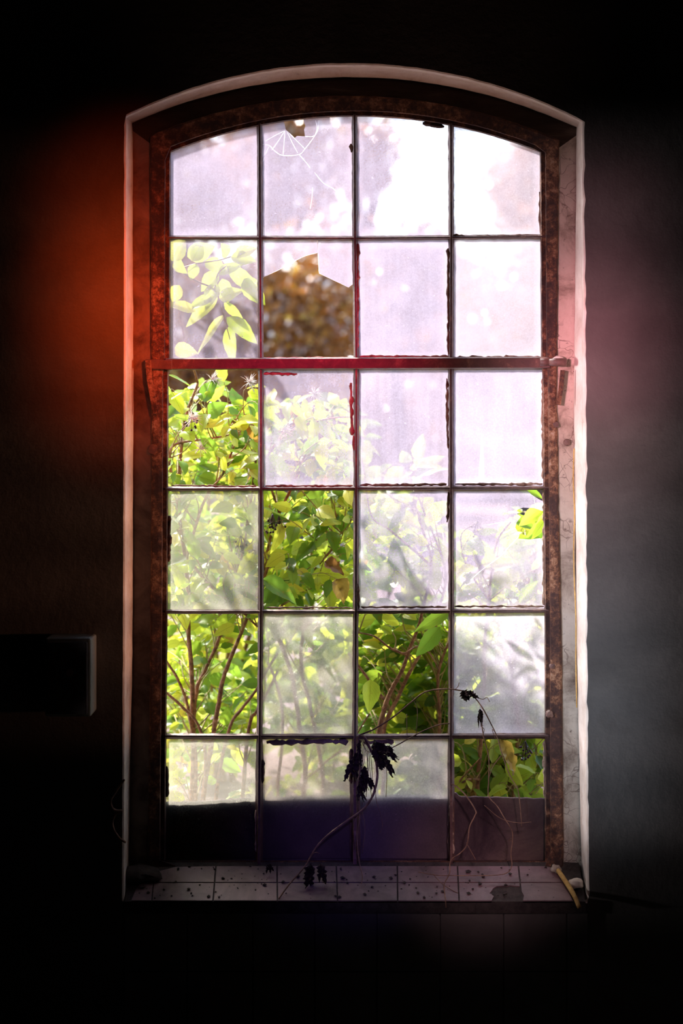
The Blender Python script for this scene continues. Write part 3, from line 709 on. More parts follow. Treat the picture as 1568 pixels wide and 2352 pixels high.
def shrub(name, label, stems, targets, lsize=0.075, foliage_mat='leaf', withered=6, dense=1.0, cat='shrub', berries=(), plumes=(), vlo=0.0, vhi=0.92):
    root = thing(name, label, cat); sp = []; targets = list(targets)
    root.location = (0, 0, 0)
    for pts, r0, r1 in stems:
        q = spline(pts, 10); n = len(q)
        q = [p + Vector((noise.noise(p * 9), noise.noise(p * 9 + Vector((5, 0, 0))), 0)) * 0.006 for p in q]
        mb = MB(); mb.tube(q, [r0 + (r1 - r0) * i / (n - 1) for i in range(n)], 9, 0, 0.25); mb.build('stem', M['bark'], root, smooth=True)
        sp += q
    tw = MB(); fo = MB(); wi = MB(); arr = np.array([tuple(p) for p in sp])
    k = 0
    for T in targets:
        dd = np.linalg.norm(arr - np.array(T), axis=1) + np.maximum(arr[:, 2] - T.z + 0.08, 0) * 3 + RNG.uniform(0, 0.08, len(arr))
        S = Vector(arr[int(dd.argmin())]); Lg = (T - S).length
        if Lg < 0.02: continue
        q = make_twig(S, T); n = len(q)
        tw.tube(q, [0.0022 + 0.0008 * min(Lg, 1) - 0.0018 * i / (n - 1) for i in range(n)], 5)
        cnt = max(3, int(min(Lg, 0.45) / 0.042 * dense) + 1); t0 = max(0.15, 1 - 0.45 / Lg)
        for i in range(cnt):
            t = t0 + (1 - t0) * (i + 1) / cnt; f_ = t * (n - 1); a = int(min(f_, n - 2)); p = q[a].lerp(q[a + 1], f_ - a)
            tan = (q[min(a + 1, n - 1)] - q[a]).normalized(); sd_ = 1 if i % 2 else -1
            side = tan.cross(Vector((0, -0.7, 0.7)) + rv(0.3)).normalized() * sd_
            d = (side * random.uniform(0.6, 1.1) + tan * random.uniform(0.3, 0.9) + Vector((0, -0.1, -0.35)) + rv(0.35)).normalized()
            if i == cnt - 1: d = (tan + rv(0.3) + Vector((0, 0, -0.3))).normalized()
            nr = Vector((random.uniform(-0.6, 0.6), random.uniform(-1.3, 0.1), random.uniform(0.1, 1.0)))
            ln = lsize * random.uniform(0.55, 1.35); vv = vlo + (vhi - vlo) * random.random() ** 0.9
            pb = p + d * 0.012; tw.tube([p, p + d * 0.007 + Vector((0, 0, 0.001)), pb], 0.0008, 4)
            leaf(fo, pb, d, nr, ln, ln * random.uniform(0.42, 0.62), random.uniform(-0.05, 0.45), random.uniform(0.0, 0.5), vv, random.uniform(-0.5, 0.5))
    for _ in range(withered):
        T = random.choice(targets); d = Vector((random.uniform(-0.5, 0.5), random.uniform(-0.3, 0.3), -1)); ln = lsize * random.uniform(0.7, 1.1)
        leaf(wi, T, d, rv(1) + Vector((0, -1, 0)), ln, ln * 0.5, 0.5, 0.7, random.random(), random.uniform(-1.2, 1.2), crumple=0.35)
    tw.build('twigs', M['greenbark'], root, smooth=True)
    fo.build('foliage', M[foliage_mat], root, smooth=True)
    if withered: o = wi.build('withered_leaves', M['leafold'], root, smooth=True); o['label'] = 'yellow brown curled leaves'
    for c_ in berries:
        mb = MB()
        for _ in range(16):
            p = c_ + Vector((random.uniform(-0.018, 0.018), random.uniform(-0.01, 0.01), random.uniform(-0.03, 0.01))); r = 0.0035
            v = [p + Vector((math.sin(th) * math.cos(ph), math.sin(th) * math.sin(ph), math.cos(th))) * r for th in (0.01, 0.8, 1.57, 2.3, 3.13) for ph in (0, 1.05, 2.1, 3.14, 4.2, 5.24)]
            mb.add(v, [(j * 6 + i, (j + 1) * 6 + i, (j + 1) * 6 + (i + 1) % 6, j * 6 + (i + 1) % 6) for j in range(4) for i in range(6)])
            mb.tube([p, c_ + Vector((0, 0, 0.025))], 0.0006, 4)
        mb.build('berry_cluster', M['berry'], root, smooth=True)
    for c_ in plumes:
        mb = MB()
        for _ in range(60):
            d = (rv(1) + Vector((0.5, -0.3, 0.2))).normalized(); l_ = random.uniform(0.018, 0.036)
            mb.tube([c_, c_ + d * l_ * 0.6, c_ + d * l_ + Vector((0, 0, -0.003))], [0.0009, 0.0007, 0.0003], 4)
        mb.build('seed_plume', M['fluff'], root)
    return root

TOPF = [(330, 835), (500, 850), (590, 870), (625, 895), (790, 885), (840, 950), (865, 1015), (985, 1035), (1005, 1140), (1045, 1185), (1140, 1185), (1190, 1230), (1300, 1250)]
def targets(x0, x1, n, y0, y1, ymax=1820, dens=None, top=None, xpad=0):
    r = []
    while len(r) < n:
        px = random.uniform(x0, x1); t = lerp_nodes(TOPF, px) + 25 if top is None else top
        py = random.uniform(t, ymax)
        if dens and random.random() > dens(px, py): continue
        q_ = 0.22 if py > 1400 else 0.0
        r.append(P(px, py, random.uniform(y0 + q_, y1 + q_ * 0.7)))
    return r
GZ = 0.42   # outdoor ground level
def G(px, y): p = P(px, 1500, y); return Vector((p.x, y, GZ))
def st(pts, r0, r1, y):
    """stem through photo pixels at a depth, rooted in the ground"""
    q = [P(a, b, (c[0] if c else y)) for a, b, *c in pts]; return ([Vector((q[0].x - 0.01, q[0].y, GZ - 0.03))] + q, r0 * S0 * 1.2, r1 * S0 * 1.2)

def densA(px, py): return 1.0 if py < 1400 else 0.38 if py < 1640 else 0.22
A = shrub('leafy_shrub', 'bright green shrub with several brown stems behind the left column of panes',
    [st([(442, 1800), (440, 1680), (437, 1540), (434, 1410), (428, 1290), (412, 1180), (420, 1000), (450, 880)], 6.5, 3, 0.62),
     st([(443, 1780), (448, 1600), (470, 1540), (500, 1470), (524, 1412), (545, 1330), (570, 1180), (590, 1050)], 5, 2.5, 0.66),
     st([(470, 1800), (488, 1680), (505, 1590), (520, 1540), (548, 1470), (575, 1400), (620, 1290)], 6.2, 3.5, 0.58),
     st([(500, 1800), (530, 1670), (555, 1630), (590, 1580), (640, 1500)], 4.4, 2.5, 0.52),
     st([(470, 1760), (455, 1668), (420, 1625), (385, 1595), (340, 1560)], 4.2, 2.5, 0.55),
     st([(450, 1790), (432, 1640), (405, 1560), (384, 1525), (360, 1480)], 4.0, 2.2, 0.60),
     st([(560, 1790), (575, 1660), (592, 1630), (640, 1540)], 5.0, 3, 0.60),
     ([P(428, 1290, 0.62), P(470, 1150, 0.6), P(520, 1075, 0.6), P(560, 975, 0.6), P(600, 985, 0.6)], 0.005, 0.002),
     ([P(412, 1180, 0.62), P(390, 1060, 0.60), P(400, 1022, 0.6), P(460, 1010, 0.58), P(520, 1000, 0.56), P(570, 978, 0.56)], 0.005, 0.002),
     ([P(450, 880, 0.62), P(420, 760, 0.50), P(396, 640, 0.42), P(360, 560, 0.40)], 0.0035, 0.002),
     ([P(440, 1290, 0.6), P(480, 1340, 0.56), P(540, 1390, 0.56), P(592, 1440, 0.56)], 0.005, 0.003)],
    targets(345, 615, 200, 0.42, 1.0, dens=densA), 0.064, withered=8,
    berries=[P(440, 965, 0.42), P(553, 1250, 0.5)], plumes=[P(486, 872, 0.45), P(582, 1262, 0.42), P(572, 878, 0.45), P(440, 962, 0.40), P(460, 1030, 0.5)])
def densB(px, py): return 1.0 if py < 1400 else 0.45 if py < 1640 else 0.3
B = shrub('leafy_shrub', 'bright green shrub behind the second column of panes, with dark berries',
    [st([(700, 1800), (690, 1700), (672, 1560), (640, 1470), (615, 1400), (610, 1290), (640, 1180), (700, 1050), (720, 930)], 6, 2.5, 0.70),
     st([(740, 1800), (712, 1620), (690, 1540), (702, 1400), (720, 1300), (770, 1200), (800, 1080)], 5, 2.5, 0.75),
     st([(640, 1800), (648, 1640), (632, 1560), (615, 1520)], 4, 2.5, 0.6),
     ([P(640, 1400, 0.7), P(690, 1340, 0.66), P(740, 1290, 0.6), P(790, 1230, 0.6)], 0.004, 0.002),
     ([P(640, 1180, 0.7), P(610, 1060, 0.6), P(680, 985, 0.55), P(800, 958, 0.55), P(840, 1000, 0.55)], 0.0035, 0.0015),
     ([P(700, 1790, 0.7), P(760, 1740, 0.6), P(810, 1700, 0.55), P(850, 1640, 0.55)], 0.003, 0.002)],
    targets(595, 840, 175, 0.42, 1.0, dens=densB), 0.066, withered=7, berries=[P(626, 1200, 0.42), P(640, 1205, 0.44)], plumes=[P(720, 905, 0.5), P(650, 990, 0.5)])
def densC(px, py): return 0.28 if py < 1380 else 1.0 if py < 1690 else 0.35
Cc = shrub('leafy_shrub', 'green shrub with forked orange brown stems behind the third column of panes',
    [st([(860, 1800), (872, 1680), (890, 1600), (915, 1550), (935, 1505), (960, 1440), (990, 1300), (960, 1180)], 6.5, 2.5, 0.52),
     st([(880, 1800), (885, 1670), (912, 1600), (948, 1530), (985, 1470), (1010, 1400), (1020, 1300), (940, 1100)], 5.5, 2, 0.56),
     st([(1010, 1800), (1010, 1660), (1004, 1580), (1012, 1520), (1040, 1450)], 4.6, 2.5, 0.60),
     ([P(880, 1606, 0.50), P(850, 1570, 0.48), P(822, 1530, 0.48), P(800, 1500, 0.48)], 0.005, 0.003),
     ([P(935, 1505, 0.52), P(900, 1490, 0.5), P(862, 1462, 0.5), P(822, 1452, 0.5)], 0.004, 0.002),
     ([P(905, 1490, 0.52), P(930, 1500, 0.48), P(960, 1485, 0.48), P(985, 1500, 0.48), P(1010, 1540, 0.48)], 0.003, 0.0015),
     ([P(990, 1300, 0.52), P(900, 1220, 0.5), P(850, 1180, 0.5), P(830, 1050, 0.5)], 0.0035, 0.0015)],
    targets(800, 1060, 170, 0.40, 0.95, dens=densC), 0.070, withered=7, berries=[])
def densD(px, py): return 0.45 if py < 1380 else 0.7 if py < 1660 else 1.0
Dd = shrub('leafy_shrub', 'green shrub with yellowing leaves behind the right column of panes',
    [st([(1095, 1800), (1100, 1720), (1108, 1640), (1115, 1500), (1120, 1380), (1140, 1250), (1180, 1190)], 5.5, 2, 0.56),
     st([(1180, 1800), (1190, 1680), (1170, 1500), (1200, 1380), (1235, 1290)], 5, 2, 0.62),
     ([P(1100, 1790, 0.56), P(1075, 1790, 0.5), P(1050, 1800, 0.5), P(1100, 1740, 0.48)], 0.004, 0.002),
     ([P(1120, 1380, 0.56), P(1070, 1300, 0.5), P(1060, 1230, 0.5), P(1100, 1200, 0.5)], 0.003, 0.0015)],
    targets(1030, 1310, 175, 0.38, 0.95, dens=densD) + [P(random.uniform(1040, 1265), random.uniform(1690, 1835), random.uniform(0.45, 1.0)) for _ in range(45)] + [P(random.uniform(1165, 1265), random.uniform(1160, 1270), random.uniform(0.55, 1.2)) for _ in range(16)], 0.070, withered=14, berries=[P(1206, 1722, 0.36), P(1096, 1215, 0.42)])
# pale spray close to the glass behind the second pane of the left column
q1 = spline([P(340, 560, 0.36), P(410, 618, 0.34), P(450, 645, 0.33), P(492, 665, 0.32), P(506, 700, 0.31), P(518, 742, 0.31), P(528, 780, 0.31)], 6)
br = thing('hanging_branch', 'pale lime branch with drooping leaves close behind the upper left pane', 'branch')
mb = MB(); mb.tube(q1, [0.0034 - 0.0024 * i / (len(q1) - 1) for i in range(len(q1))], 7)
mb.tube(spline([P(410, 618, 0.34), P(450, 606, 0.33), P(500, 598, 0.32), P(530, 590, 0.31)], 5), 0.0018, 5)
mb.tube(spline([P(492, 665, 0.32), P(500, 630, 0.32), P(520, 610, 0.31)], 5), 0.0018, 5)
mb.build('stem', M['greenbark'], br, smooth=True)
fo = MB()
for (bx, by, dx, dy, ln, wd, cu, va) in [
    (500, 630, 55, -25, 70, 34, .2, .6), (520, 612, 70, 60, 105, 46, .1, .4), (500, 625, -40, 45, 60, 40, .2, .5), (510, 640, 14, 55, 60, 34, .2, .3), (498, 650, -28, 60, 70, 40, .3, .5),
    (503, 685, 60, -20, 62, 40, .1, .7), (500, 683, -75, 60, 108, 34, .5, .8), (495, 680, -50, 20, 75, 36, .3, .4), (514, 695, 44, 40, 62, 24, .3, .6), (450, 715, -70, -20, 78, 36, .1, .8),
    (515, 722, -62, 80, 112, 26, .3, .9), (520, 728, 62, 50, 95, 42, .2, .2), (526, 748, 6, 80, 92, 34, .2, .5), (412, 655, -14, 34, 46, 38, .2, .9), (400, 600, 30, 30, 46, 32, .2, .7),
    (530, 590, 62, 10, 62, 40, .2, .6), (520, 590, -10, -30, 44, 34, .1, .4), (450, 606, -10, 30, 40, 30, .1, .5), (440, 600, 20, -34, 50, 42, .1, .7), (470, 600, 46, 20, 60, 38, .3, .5),
    (395, 600, 20, -40, 60, 60, .1, .8), (430, 590, 50, -20, 70, 50, .1, .5), (560, 640, 40, 50, 80, 50, .1, .3), (400, 800, 46, 10, 60, 40, .2, .9), (540, 590, 40, -20, 56, 40, .3, .9)]:
    b = P(bx, by, 0.325 + random.uniform(-0.01, 0.02)); e = P(bx + dx, by + dy, 0.325 + random.uniform(-0.03, 0.02))
    leaf(fo, b, e - b, Vector((random.uniform(-.4, .4), -1, random.uniform(-0.2, .8))), ln * S0 * 1.08, wd * S0 * 1.08, cu * 0.5, 0.35, va, random.uniform(-0.5, 0.5), serr=0.03)
fo.build('foliage', M['leafpale'], br, smooth=True)
# big named leaves hugging the window
def big_leaf(label, lst, m_):
    for (bx, by, ex, ey, wd, y, va, cu) in lst:
        mb = MB(); b = P(bx, by, y); e = P(ex, ey, y - 0.02); mid = b + (e - b) * 0.02
        br_ = 'brown' in label
        leaf(mb, b, e - b, Vector((0.3, -1, 0.45)), (e - b).length, wd * S0 * 1.1, cu, 0.5, va, 0.5, crumple=0.3 if br_ else 0.05)
        o = mb.build('large_leaf', m_[0] if isinstance(m_, tuple) else m_, lst_parent, smooth=True); o['label'] = label
lst_parent = B
big_leaf('large dark green leaf', [(604, 1330, 688, 1372, 50, 0.30, 0.05, 0.5), (606, 1385, 640, 1330, 36, 0.33, 0.0, 0.4)], M['leaf'])
big_leaf('withered brown leaf', [(770, 1330, 800, 1380, 52, 0.32, 0.3, 0.6), (745, 1290, 790, 1310, 40, 0.33, 0.9, 0.5)], M['leafold'])
lst_parent = Cc
big_leaf('large grey green leaf', [(1035, 1400, 950, 1452, 34, 0.30, 0.3, 0.1), (1010, 1440, 955, 1510, 44, 0.34, 0.2, 0.2), (850, 1560, 850, 1640, 50, 0.36, 0.5, 0.2)], M['leaf'])
lst_parent = Dd
big_leaf('large brown edged yellow leaf', [(1150, 1700, 1192, 1778, 40, 0.36, 0.4, 0.3)], M['leafold'])
big_leaf('large fresh green leaf', [(1255, 1160, 1192, 1205, 40, 0.40, 0.5, 0.3), (1262, 1200, 1200, 1255, 46, 0.46, 0.25, 0.1), (1175, 1190, 1235, 1215, 38, 0.50, 0.3, 0.2), (1180, 1110, 1250, 1145, 40, 0.38, 0.3, 0.1), (1265, 1170, 1225, 1240, 34, 0.36, 0.6, 0.4)], M['leaf'])

# farther bushes
def back_bush(label, x0, x1, n, y0, y1, top, size):
    yc = (y0 + y1) / 2; stems = []
    for k in range(5):
        px = x0 + (x1 - x0) * (k + 0.5) / 5; g_ = G((x0 + x1) / 2 + random.uniform(-60, 60), yc)
        stems.append(([g_ - Vector((0, 0, 0.03)), g_.lerp(P(px, 1350, yc), 0.5) + Vector((0, 0, 0.05)), P(px, 1330, yc), P(px + random.uniform(-30, 30), top + 80, yc)], 0.012, 0.004))
    tg = []
    while len(tg) < n:
        px = random.uniform(x0, x1); py = random.uniform(top + 60 * abs(px - (x0 + x1) / 2) / (x1 - x0), 1720)
        q = P(px, py, random.uniform(y0, y1))
        if q.z > GZ + 0.06: tg.append(q)
    return shrub('background_bush', label, stems, tg, size, withered=3, dense=0.8, cat='bush')
back_bush('sunlit bush farther out in the garden, behind the left panes', 330, 640, 190, 1.4, 2.2, 930, 0.085)
back_bush('sunlit bush farther out in the garden, behind the middle panes', 620, 930, 170, 1.5, 2.3, 1080, 0.085)
back_bush('sunlit bush farther out in the garden, behind the right panes', 930, 1320, 170, 1.5, 2.4, 1330, 0.085)

# ------------------------------------------------------------------ outdoor ground, trees and hedge
mb = MB(); nx, ny = 60, 60; v = []
for j in range(ny + 1):
    for i in range(nx + 1):
        x = -25 + 50 * i / nx; y = 0.24 + 55 * (j / ny) ** 2; v.append((x, y, GZ + 0.05 * noise.noise(Vector((x * 0.4, y * 0.4, 0))) * min(1, y / 2)))
mb.add(v, [(j * (nx + 1) + i, j * (nx + 1) + i + 1, (j + 1) * (nx + 1) + i + 1, (j + 1) * (nx + 1) + i) for j in range(ny) for i in range(nx)])
tag(mb.build('ground', M['ground'], smooth=True), 'dusty pinkish sunlit ground outside the window', 'ground', None, 'structure')

def crown_mesh(n, seed, lf=0.11, hollow=0.55):
    r = np.random.default_rng(seed); mb = MB(); V_ = []; F_ = []; var = []
    cl = r.normal(0, 1, (26, 3)); cl /= np.linalg.norm(cl, axis=1)[:, None]; cl *= r.uniform(0.35, 0.8, (26, 1))
    for k in range(n):
        c = cl[r.integers(26)] + r.normal(0, 0.17, 3)
        u = r.normal(0, 1, 3); u /= np.linalg.norm(u); w_ = np.cross(u, r.normal(0, 1, 3)); w_ /= np.linalg.norm(w_)
        l_ = lf * r.uniform(0.6, 1.3); b = len(V_)
        nn = np.cross(u, w_)
        V_ += [tuple(c - u * l_ * .5), tuple(c + w_ * l_ * .28 + nn * l_ * .08), tuple(c + u * l_ * .5), tuple(c - w_ * l_ * .28 + nn * l_ * .08)]; F_.append((b, b + 1, b + 2, b + 3))
        x = float(r.random()); var += [(x, 0, 0)] * 4
    mb.v = V_; mb.f = F_; mb.m = [0] * len(F_); mb.uv = [(0.2, 0.2)] * len(V_); mb.var = var; mb.hasuv = True
    o = mb.build('crown', M['treeleaf']); me = o.data; bpy.data.objects.remove(o); return me
CR = [crown_mesh(6500, 1, 0.09), crown_mesh(5000, 2, 0.10), crown_mesh(1500, 3, 0.08)]
def tree(label, px, py, rp, y, kind, zs=1.1):
    c = P(px, py, y); r = rp * (D + y) / D * S0
    t = thing('garden_tree', label, 'tree'); t.location = (c.x, y, GZ)
    o = bpy.data.objects.new('crown', CR[kind]); C.objects.link(o); o.parent = t; o.location = (0, 0, c.z - GZ); o.scale = (r, r, r * zs); o.rotation_euler = (0, 0, px * 0.1)
    mb = MB(); top = Vector((0, 0, c.z - GZ + 0.3 * r)); mb.tube(spline([Vector((0.1, 0, -0.05)), Vector((0.0, 0, top.z * 0.4)), Vector((-0.08, 0, top.z * 0.75)), top], 5), [0.14 - 0.10 * i / 15 for i in range(16)], 8, 0)
    for k in range(6):
        a = k * 1.05 + px; e = Vector((math.cos(a) * r * 0.6, math.sin(a) * r * 0.6, c.z - GZ + r * random.uniform(-0.2, 0.6)))
        s_ = Vector((0, 0, (c.z - GZ) * 0.75)); mb.tube([s_, s_.lerp(e, 0.5) + Vector((0, 0, 0.1)), e], [0.05, 0.03, 0.012], 6)
    mb.build('trunk', M['trunk'], t, smooth=True)
for a in [('dark tree seen blurred through the upper left pane', 400, 430, 240, 16, 0), ('dark tree seen blurred through the cracked pane in the top row', 650, 380, 210, 19, 1),
          ('brown dappled tree seen through the broken pane hole', 690, 700, 230, 14, 0), ('dark tree low behind the left column', 430, 820, 240, 15, 0),
          ('dark tree behind the centre of the window below the sky gap', 915, 690, 200, 17, 1), ('tree to the right of the bright sky gap', 1215, 440, 150, 22, 1),
          ('dark tree behind the right column of panes', 1180, 800, 260, 15, 0), ('thin leafed tree at the left rim of the sky gap', 838, 375, 115, 20, 1),
          ('dark tree low behind the centre panes', 800, 980, 230, 20, 1), ('tree beyond the left edge of the window', 150, 700, 300, 19, 0), ('tree beyond the right edge of the window', 1460, 650, 280, 19, 0)]:
    tree(*a)
# hedge: a long lumpy body with leaves
t = thing('hedge', 'long dark hedge closing off the garden beneath the trees', 'hedge'); t.location = (0, 27, GZ)
mb = MB(); nx, nz = 90, 14; v = []
for j in range(nz + 1):
    for i in range(nx + 1):
        x = -16 + 32 * i / nx; th = math.pi * j / nz; h = 4.6 + 0.8 * noise.noise(Vector((x * 0.4, 0, 0)))
        v.append((x, -math.cos(th) * 1.1 + 0.4 * noise.noise(Vector((x * 1.2, j * 0.5, 0))), math.sin(th) ** 0.6 * h))
mb.add(v, [(j * (nx + 1) + i, (j + 1) * (nx + 1) + i, (j + 1) * (nx + 1) + i + 1, j * (nx + 1) + i + 1) for j in range(nz) for i in range(nx)], 0, [(0.2, 0.2)] * len(v), (0.35, 0, 0))
mb.build('hedge_body', M['treeleaf'], t, smooth=True)
r = np.random.default_rng(5); mb = MB()
for k in range(9000):
    c = np.array([r.uniform(-13, 13), r.uniform(-1.6, -0.8), r.uniform(0, 4.8)]); u = r.normal(0, 1, 3); u /= np.linalg.norm(u); w_ = np.cross(u, r.normal(0, 1, 3)); w_ /= np.linalg.norm(w_); l_ = r.uniform(0.1, 0.22)
    x = float(r.random()); mb.add([c - u * l_ * .5, c + w_ * l_ * .28, c + u * l_ * .5, c - w_ * l_ * .28], [(0, 1, 2, 3)], 0, [(.2, .2)] * 4, (x, 0, 0))
mb.build('hedge_leaves', M['treeleaf'], t)

# ------------------------------------------------------------------ dried creeper inside the window
def vine(label, path, r0, r1, leaves=(), tendrils=(), n=8):
    t = thing('dried_vine', label, 'vine')
    q = spline([P(*p) for p in path], n); m_ = len(q)
    mb = MB(); mb.tube(q, [(r0 + (r1 - r0) * i / (m_ - 1)) * S0 for i in range(m_)], 7, 0, 0.3); mb.build('stem', M['vine'], t, smooth=True)
    if tendrils:
        for p in tendrils:
            mb = MB(); mb.tube(spline([P(*a) for a in p], 6), 0.8 * S0, 5); mb.build('tendril', M['vine'], t, smooth=True)
    for lf in leaves: dead_leaf(lf, t)
    return t
def dead_leaf(lf, parent=None, name='withered_leaf'):
    bx, by, ex, ey, wd, y = lf; mb = MB(); b = P(bx, by, y); e = P(ex, ey, y - 0.012)
    for k in range(3):
        leaf(mb, b, (e - b) * (1 - 0.12 * k) + Vector((random.uniform(-0.010, 0.010), 0, 0)), Vector((random.uniform(-0.6, 0.6), -1, 0.1)), (e - b).length * random.uniform(0.85, 1.05), wd * S0 * 0.62, random.uniform(-0.25, 0.35), 0.5, random.random(), random.uniform(-0.9, 0.9), crumple=0.45, serr=0.3)
    return mb.build(name, M['dead'], parent)

vine('long thin dry vine arching across the third and right columns with two dead leaves',
     [(826, 1688, 0.11), (860, 1674, 0.105), (905, 1645, 0.10), (945, 1612, 0.10), (975, 1590, 0.10), (1010, 1583, 0.10), (1045, 1584, 0.10), (1080, 1594, 0.10), (1105, 1622, 0.10), (1126, 1660, 0.10), (1142, 1695, 0.10), (1152, 1730, 0.10), (1170, 1780, 0.10), (1188, 1812, 0.10), (1194, 1850, 0.10), (1198, 1900, 0.108)],
     1.9, 1.0, leaves=[(1062, 1586, 1078, 1612, 30, 0.098), (1072, 1588, 1096, 1606, 22, 0.096), (1102, 1628, 1100, 1664, 16, 0.098), (1098, 1640, 1106, 1672, 8, 0.096)],
     tendrils=[[(1090, 1600, 0.1), (1108, 1606, 0.1), (1118, 1602, 0.1), (1124, 1612, 0.1)], [(1104, 1668, 0.1), (1112, 1676, 0.1), (1108, 1690, 0.1), (1113, 1700, 0.1)], [(1045, 1584, 0.1), (1052, 1576, 0.1), (1054, 1568, 0.1)],
               [(935, 1700, 0.1), (934, 1660, 0.1), (934, 1640, 0.1)], [(955, 1690, 0.1), (958, 1650, 0.1), (957, 1625, 0.1), (945, 1600, 0.1)], [(1128, 1665, 0.1), (1136, 1680, 0.1), (1130, 1676, 0.1), (1138, 1698, 0.1)]])
vine('thick pale vine hanging from the middle bar and slanting down to the sill',
     [(826, 1690, 0.11), (838, 1695, 0.10), (850, 1720, 0.095), (862, 1745, 0.09), (866, 1770, 0.085), (864, 1800, 0.085), (852, 1835, 0.085), (830, 1862, 0.085), (790, 1890, 0.08), (745, 1925, 0.075), (720, 1955, 0.07), (700, 1990, 0.05), (665, 2030, 0.02), (640, 2064, -0.008)],
     3.4, 1.6, leaves=[(860, 1700, 872, 1770, 34, 0.085), (868, 1706, 916, 1752, 30, 0.083), (876, 1730, 905, 1784, 22, 0.083), (862, 1712, 895, 1735, 34, 0.082), (872, 1745, 880, 1768, 22, 0.085), (884, 1715, 906, 1725, 18, 0.083)],
     tendrils=[[(862, 1800, 0.085), (864, 1840, 0.085), (874, 1870, 0.09), (878, 1900, 0.09), (870, 1915, 0.09)], [(826, 1696, 0.1), (840, 1722, 0.1), (850, 1728, 0.1), (856, 1726, 0.1)], [(700, 1990, 0.05), (720, 1960, 0.06), (735, 1960, 0.06)]])
vine('thin dry vine running from the middle bar up to the right across the horizontal bar',
     [(860, 1735, 0.10), (905, 1715, 0.10), (950, 1690, 0.10), (980, 1675, 0.10), (1010, 1664, 0.10), (1032, 1662, 0.108)], 1.2, 1.6)
vine('pale twisting vine looping down from the third bar over the sill edge',
     [(1036, 1800, 0.108), (1050, 1808, 0.10), (1072, 1830, 0.09), (1092, 1862, 0.08), (1090, 1874, 0.08), (1078, 1900, 0.08), (1072, 1940, 0.08), (1056, 1960, 0.08), (1035, 1976, 0.07), (1032, 2005, 0.055), (1020, 2032, 0.035), (1023, 2066, -0.010), (1024, 2085, -0.016)], 1.6, 1.2,
     tendrils=[[(995, 2008, 0.055), (1010, 2025, 0.04), (1030, 2040, 0.025), (1052, 2052, 0.012)], [(1070, 1935, 0.08), (1084, 1960, 0.08), (1092, 1975, 0.08)]])
vine('orange tinted vine stem hanging over the lowest right pane, its end on the tiles',
     [(1105, 1660, 0.10), (1112, 1700, 0.10), (1122, 1740, 0.10), (1122, 1790, 0.10), (1122, 1828, 0.095), (1142, 1852, 0.09), (1160, 1882, 0.085), (1174, 1905, 0.085), (1177, 1925, 0.085), (1173, 1960, 0.085), (1175, 1988, 0.07), (1165, 2004, 0.055), (1140, 2010, 0.05), (1090, 2011, 0.05), (1040, 2011, 0.05), (1000, 2010, 0.05), (960, 2003, 0.055)], 1.3, 0.9,
     tendrils=[[(1122, 1790, 0.1), (1130, 1765, 0.1), (1150, 1735, 0.1)], [(1174, 1925, 0.085), (1168, 1930, 0.085), (1176, 1932, 0.085)], [(1112, 1850, 0.09), (1150, 1880, 0.1), (1190, 1890, 0.1), (1220, 1888, 0.1)]])
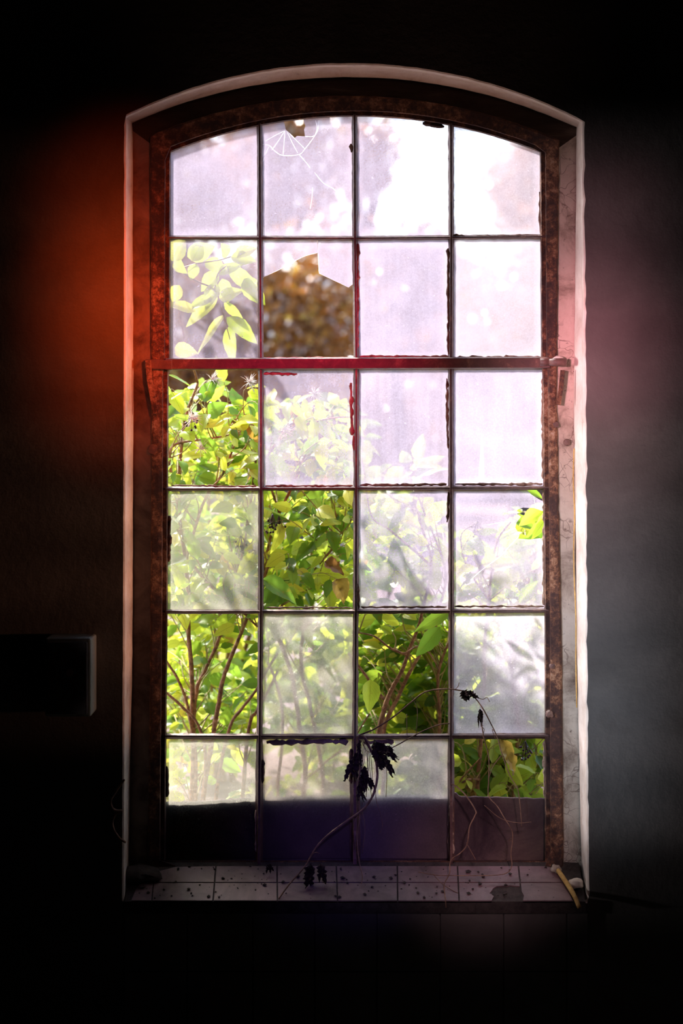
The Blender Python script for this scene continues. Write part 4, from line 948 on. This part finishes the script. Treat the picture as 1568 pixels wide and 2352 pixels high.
vine('bundle of frayed fibres and dead leaves hanging down the middle bar',
     [(825, 1688, 0.105), (822, 1720, 0.10), (828, 1760, 0.10), (822, 1810, 0.10), (826, 1870, 0.10), (820, 1930, 0.10), (826, 1985, 0.072), (832, 2010, 0.05), (830, 2030, 0.035)], 2.4, 0.9,
     leaves=[(812, 1740, 800, 1796, 22, 0.10), (818, 1730, 812, 1790, 24, 0.10), (836, 1760, 850, 1815, 26, 0.095), (830, 1780, 838, 1822, 22, 0.095), (846, 1785, 858, 1815, 18, 0.095), (826, 1700, 830, 1760, 14, 0.10), (824, 1800, 830, 1850, 16, 0.10)],
     tendrils=[[(826 + dx, 1690, 0.104), (832 + dx * 1.5, 1730, 0.1), (828 + dx * 2.2 + random.uniform(-5, 5), 1775, 0.1), (834 + dx * 2 + random.uniform(-6, 6), random.uniform(1800, 1850), 0.1)] for dx in (-6, -3, 0, 2, 4, 6, 8, 10, 12)]
              + [[(885, 1740, 0.085), (888, 1780, 0.085), (887, 1815, 0.085), (886, 1830, 0.085)], [(822, 1870, 0.1), (812, 1900, 0.1), (816, 1950, 0.1)], [(830, 1860, 0.1), (838, 1900, 0.1), (832, 1960, 0.09)]])
for lab, lf in (('larger black dead leaf standing on the sill tiles beside the slanting vine', (712, 1984, 708, 2040, 34, 0.045)), ('smaller black dead leaf on the sill tiles right of the other', (736, 1984, 744, 2036, 26, 0.045)),
                ('tiny dark dead leaf at the back of the sill left of the slanting vine', (618, 1984, 622, 2006, 14, 0.08))):
    tag(dead_leaf(lf, None, 'dead_leaf'), lab, 'leaf')

# ------------------------------------------------------------------ small things on the walls
mb = MB(); mb.tube(spline([P(1318, 1030, 0.108), P(1316, 1100, 0.104), P(1319, 1180, 0.106), P(1317, 1260, 0.104), P(1318, 1320, 0.106), P(1322, 1420, 0.104), P(1322, 1520, 0.106), P(1324, 1625, 0.106)], 8), 1.6 * S0, 7, 0, 0.3)
tag(mb.build('hanging_wire', M['straw'], smooth=True), 'thin yellowish wire running down the right side of the window recess', 'wire')
mb = MB(); a = P(118, 1455, 0); b = P(222, 1632, 0)
mb.box((a.x, -0.09, b.z), (b.x, 0.0, a.z))
bx = mb.build('switch_box', M['greybox'], bevel=0.006); tag(bx, 'dim grey metal box mounted on the dark wall left of the window', 'electrical box')
mb = MB(); mb.box((a.x + 0.006, -0.100, b.z + 0.008), (b.x - 0.008, -0.089, a.z - 0.008)); mb.build('lid', M['mortar'], bx, bevel=0.004)  # lid coloured dark to stand in for the unlit front of the box
mb = MB(); mb.tube([P(160, 1545, -0.098), P(160, 1545, -0.106)], 0.009, 12); mb.build('lid_screw', M['iron'], bx)
mb = MB(); mb.tube(spline([P(286, 1790, -0.004), P(268, 1815, -0.012), P(254, 1840, -0.018), P(262, 1860, -0.018), P(280, 1862, -0.01), P(264, 1872, -0.012), P(258, 1895, -0.016), P(270, 1920, -0.014), P(288, 1935, -0.004)], 7), 2.6 * S0, 7, 0, 0.5)
tag(mb.build('cable_end', M['vine'], smooth=True), 'frayed brown loop of cable sticking out beside the lower left window edge', 'cable')
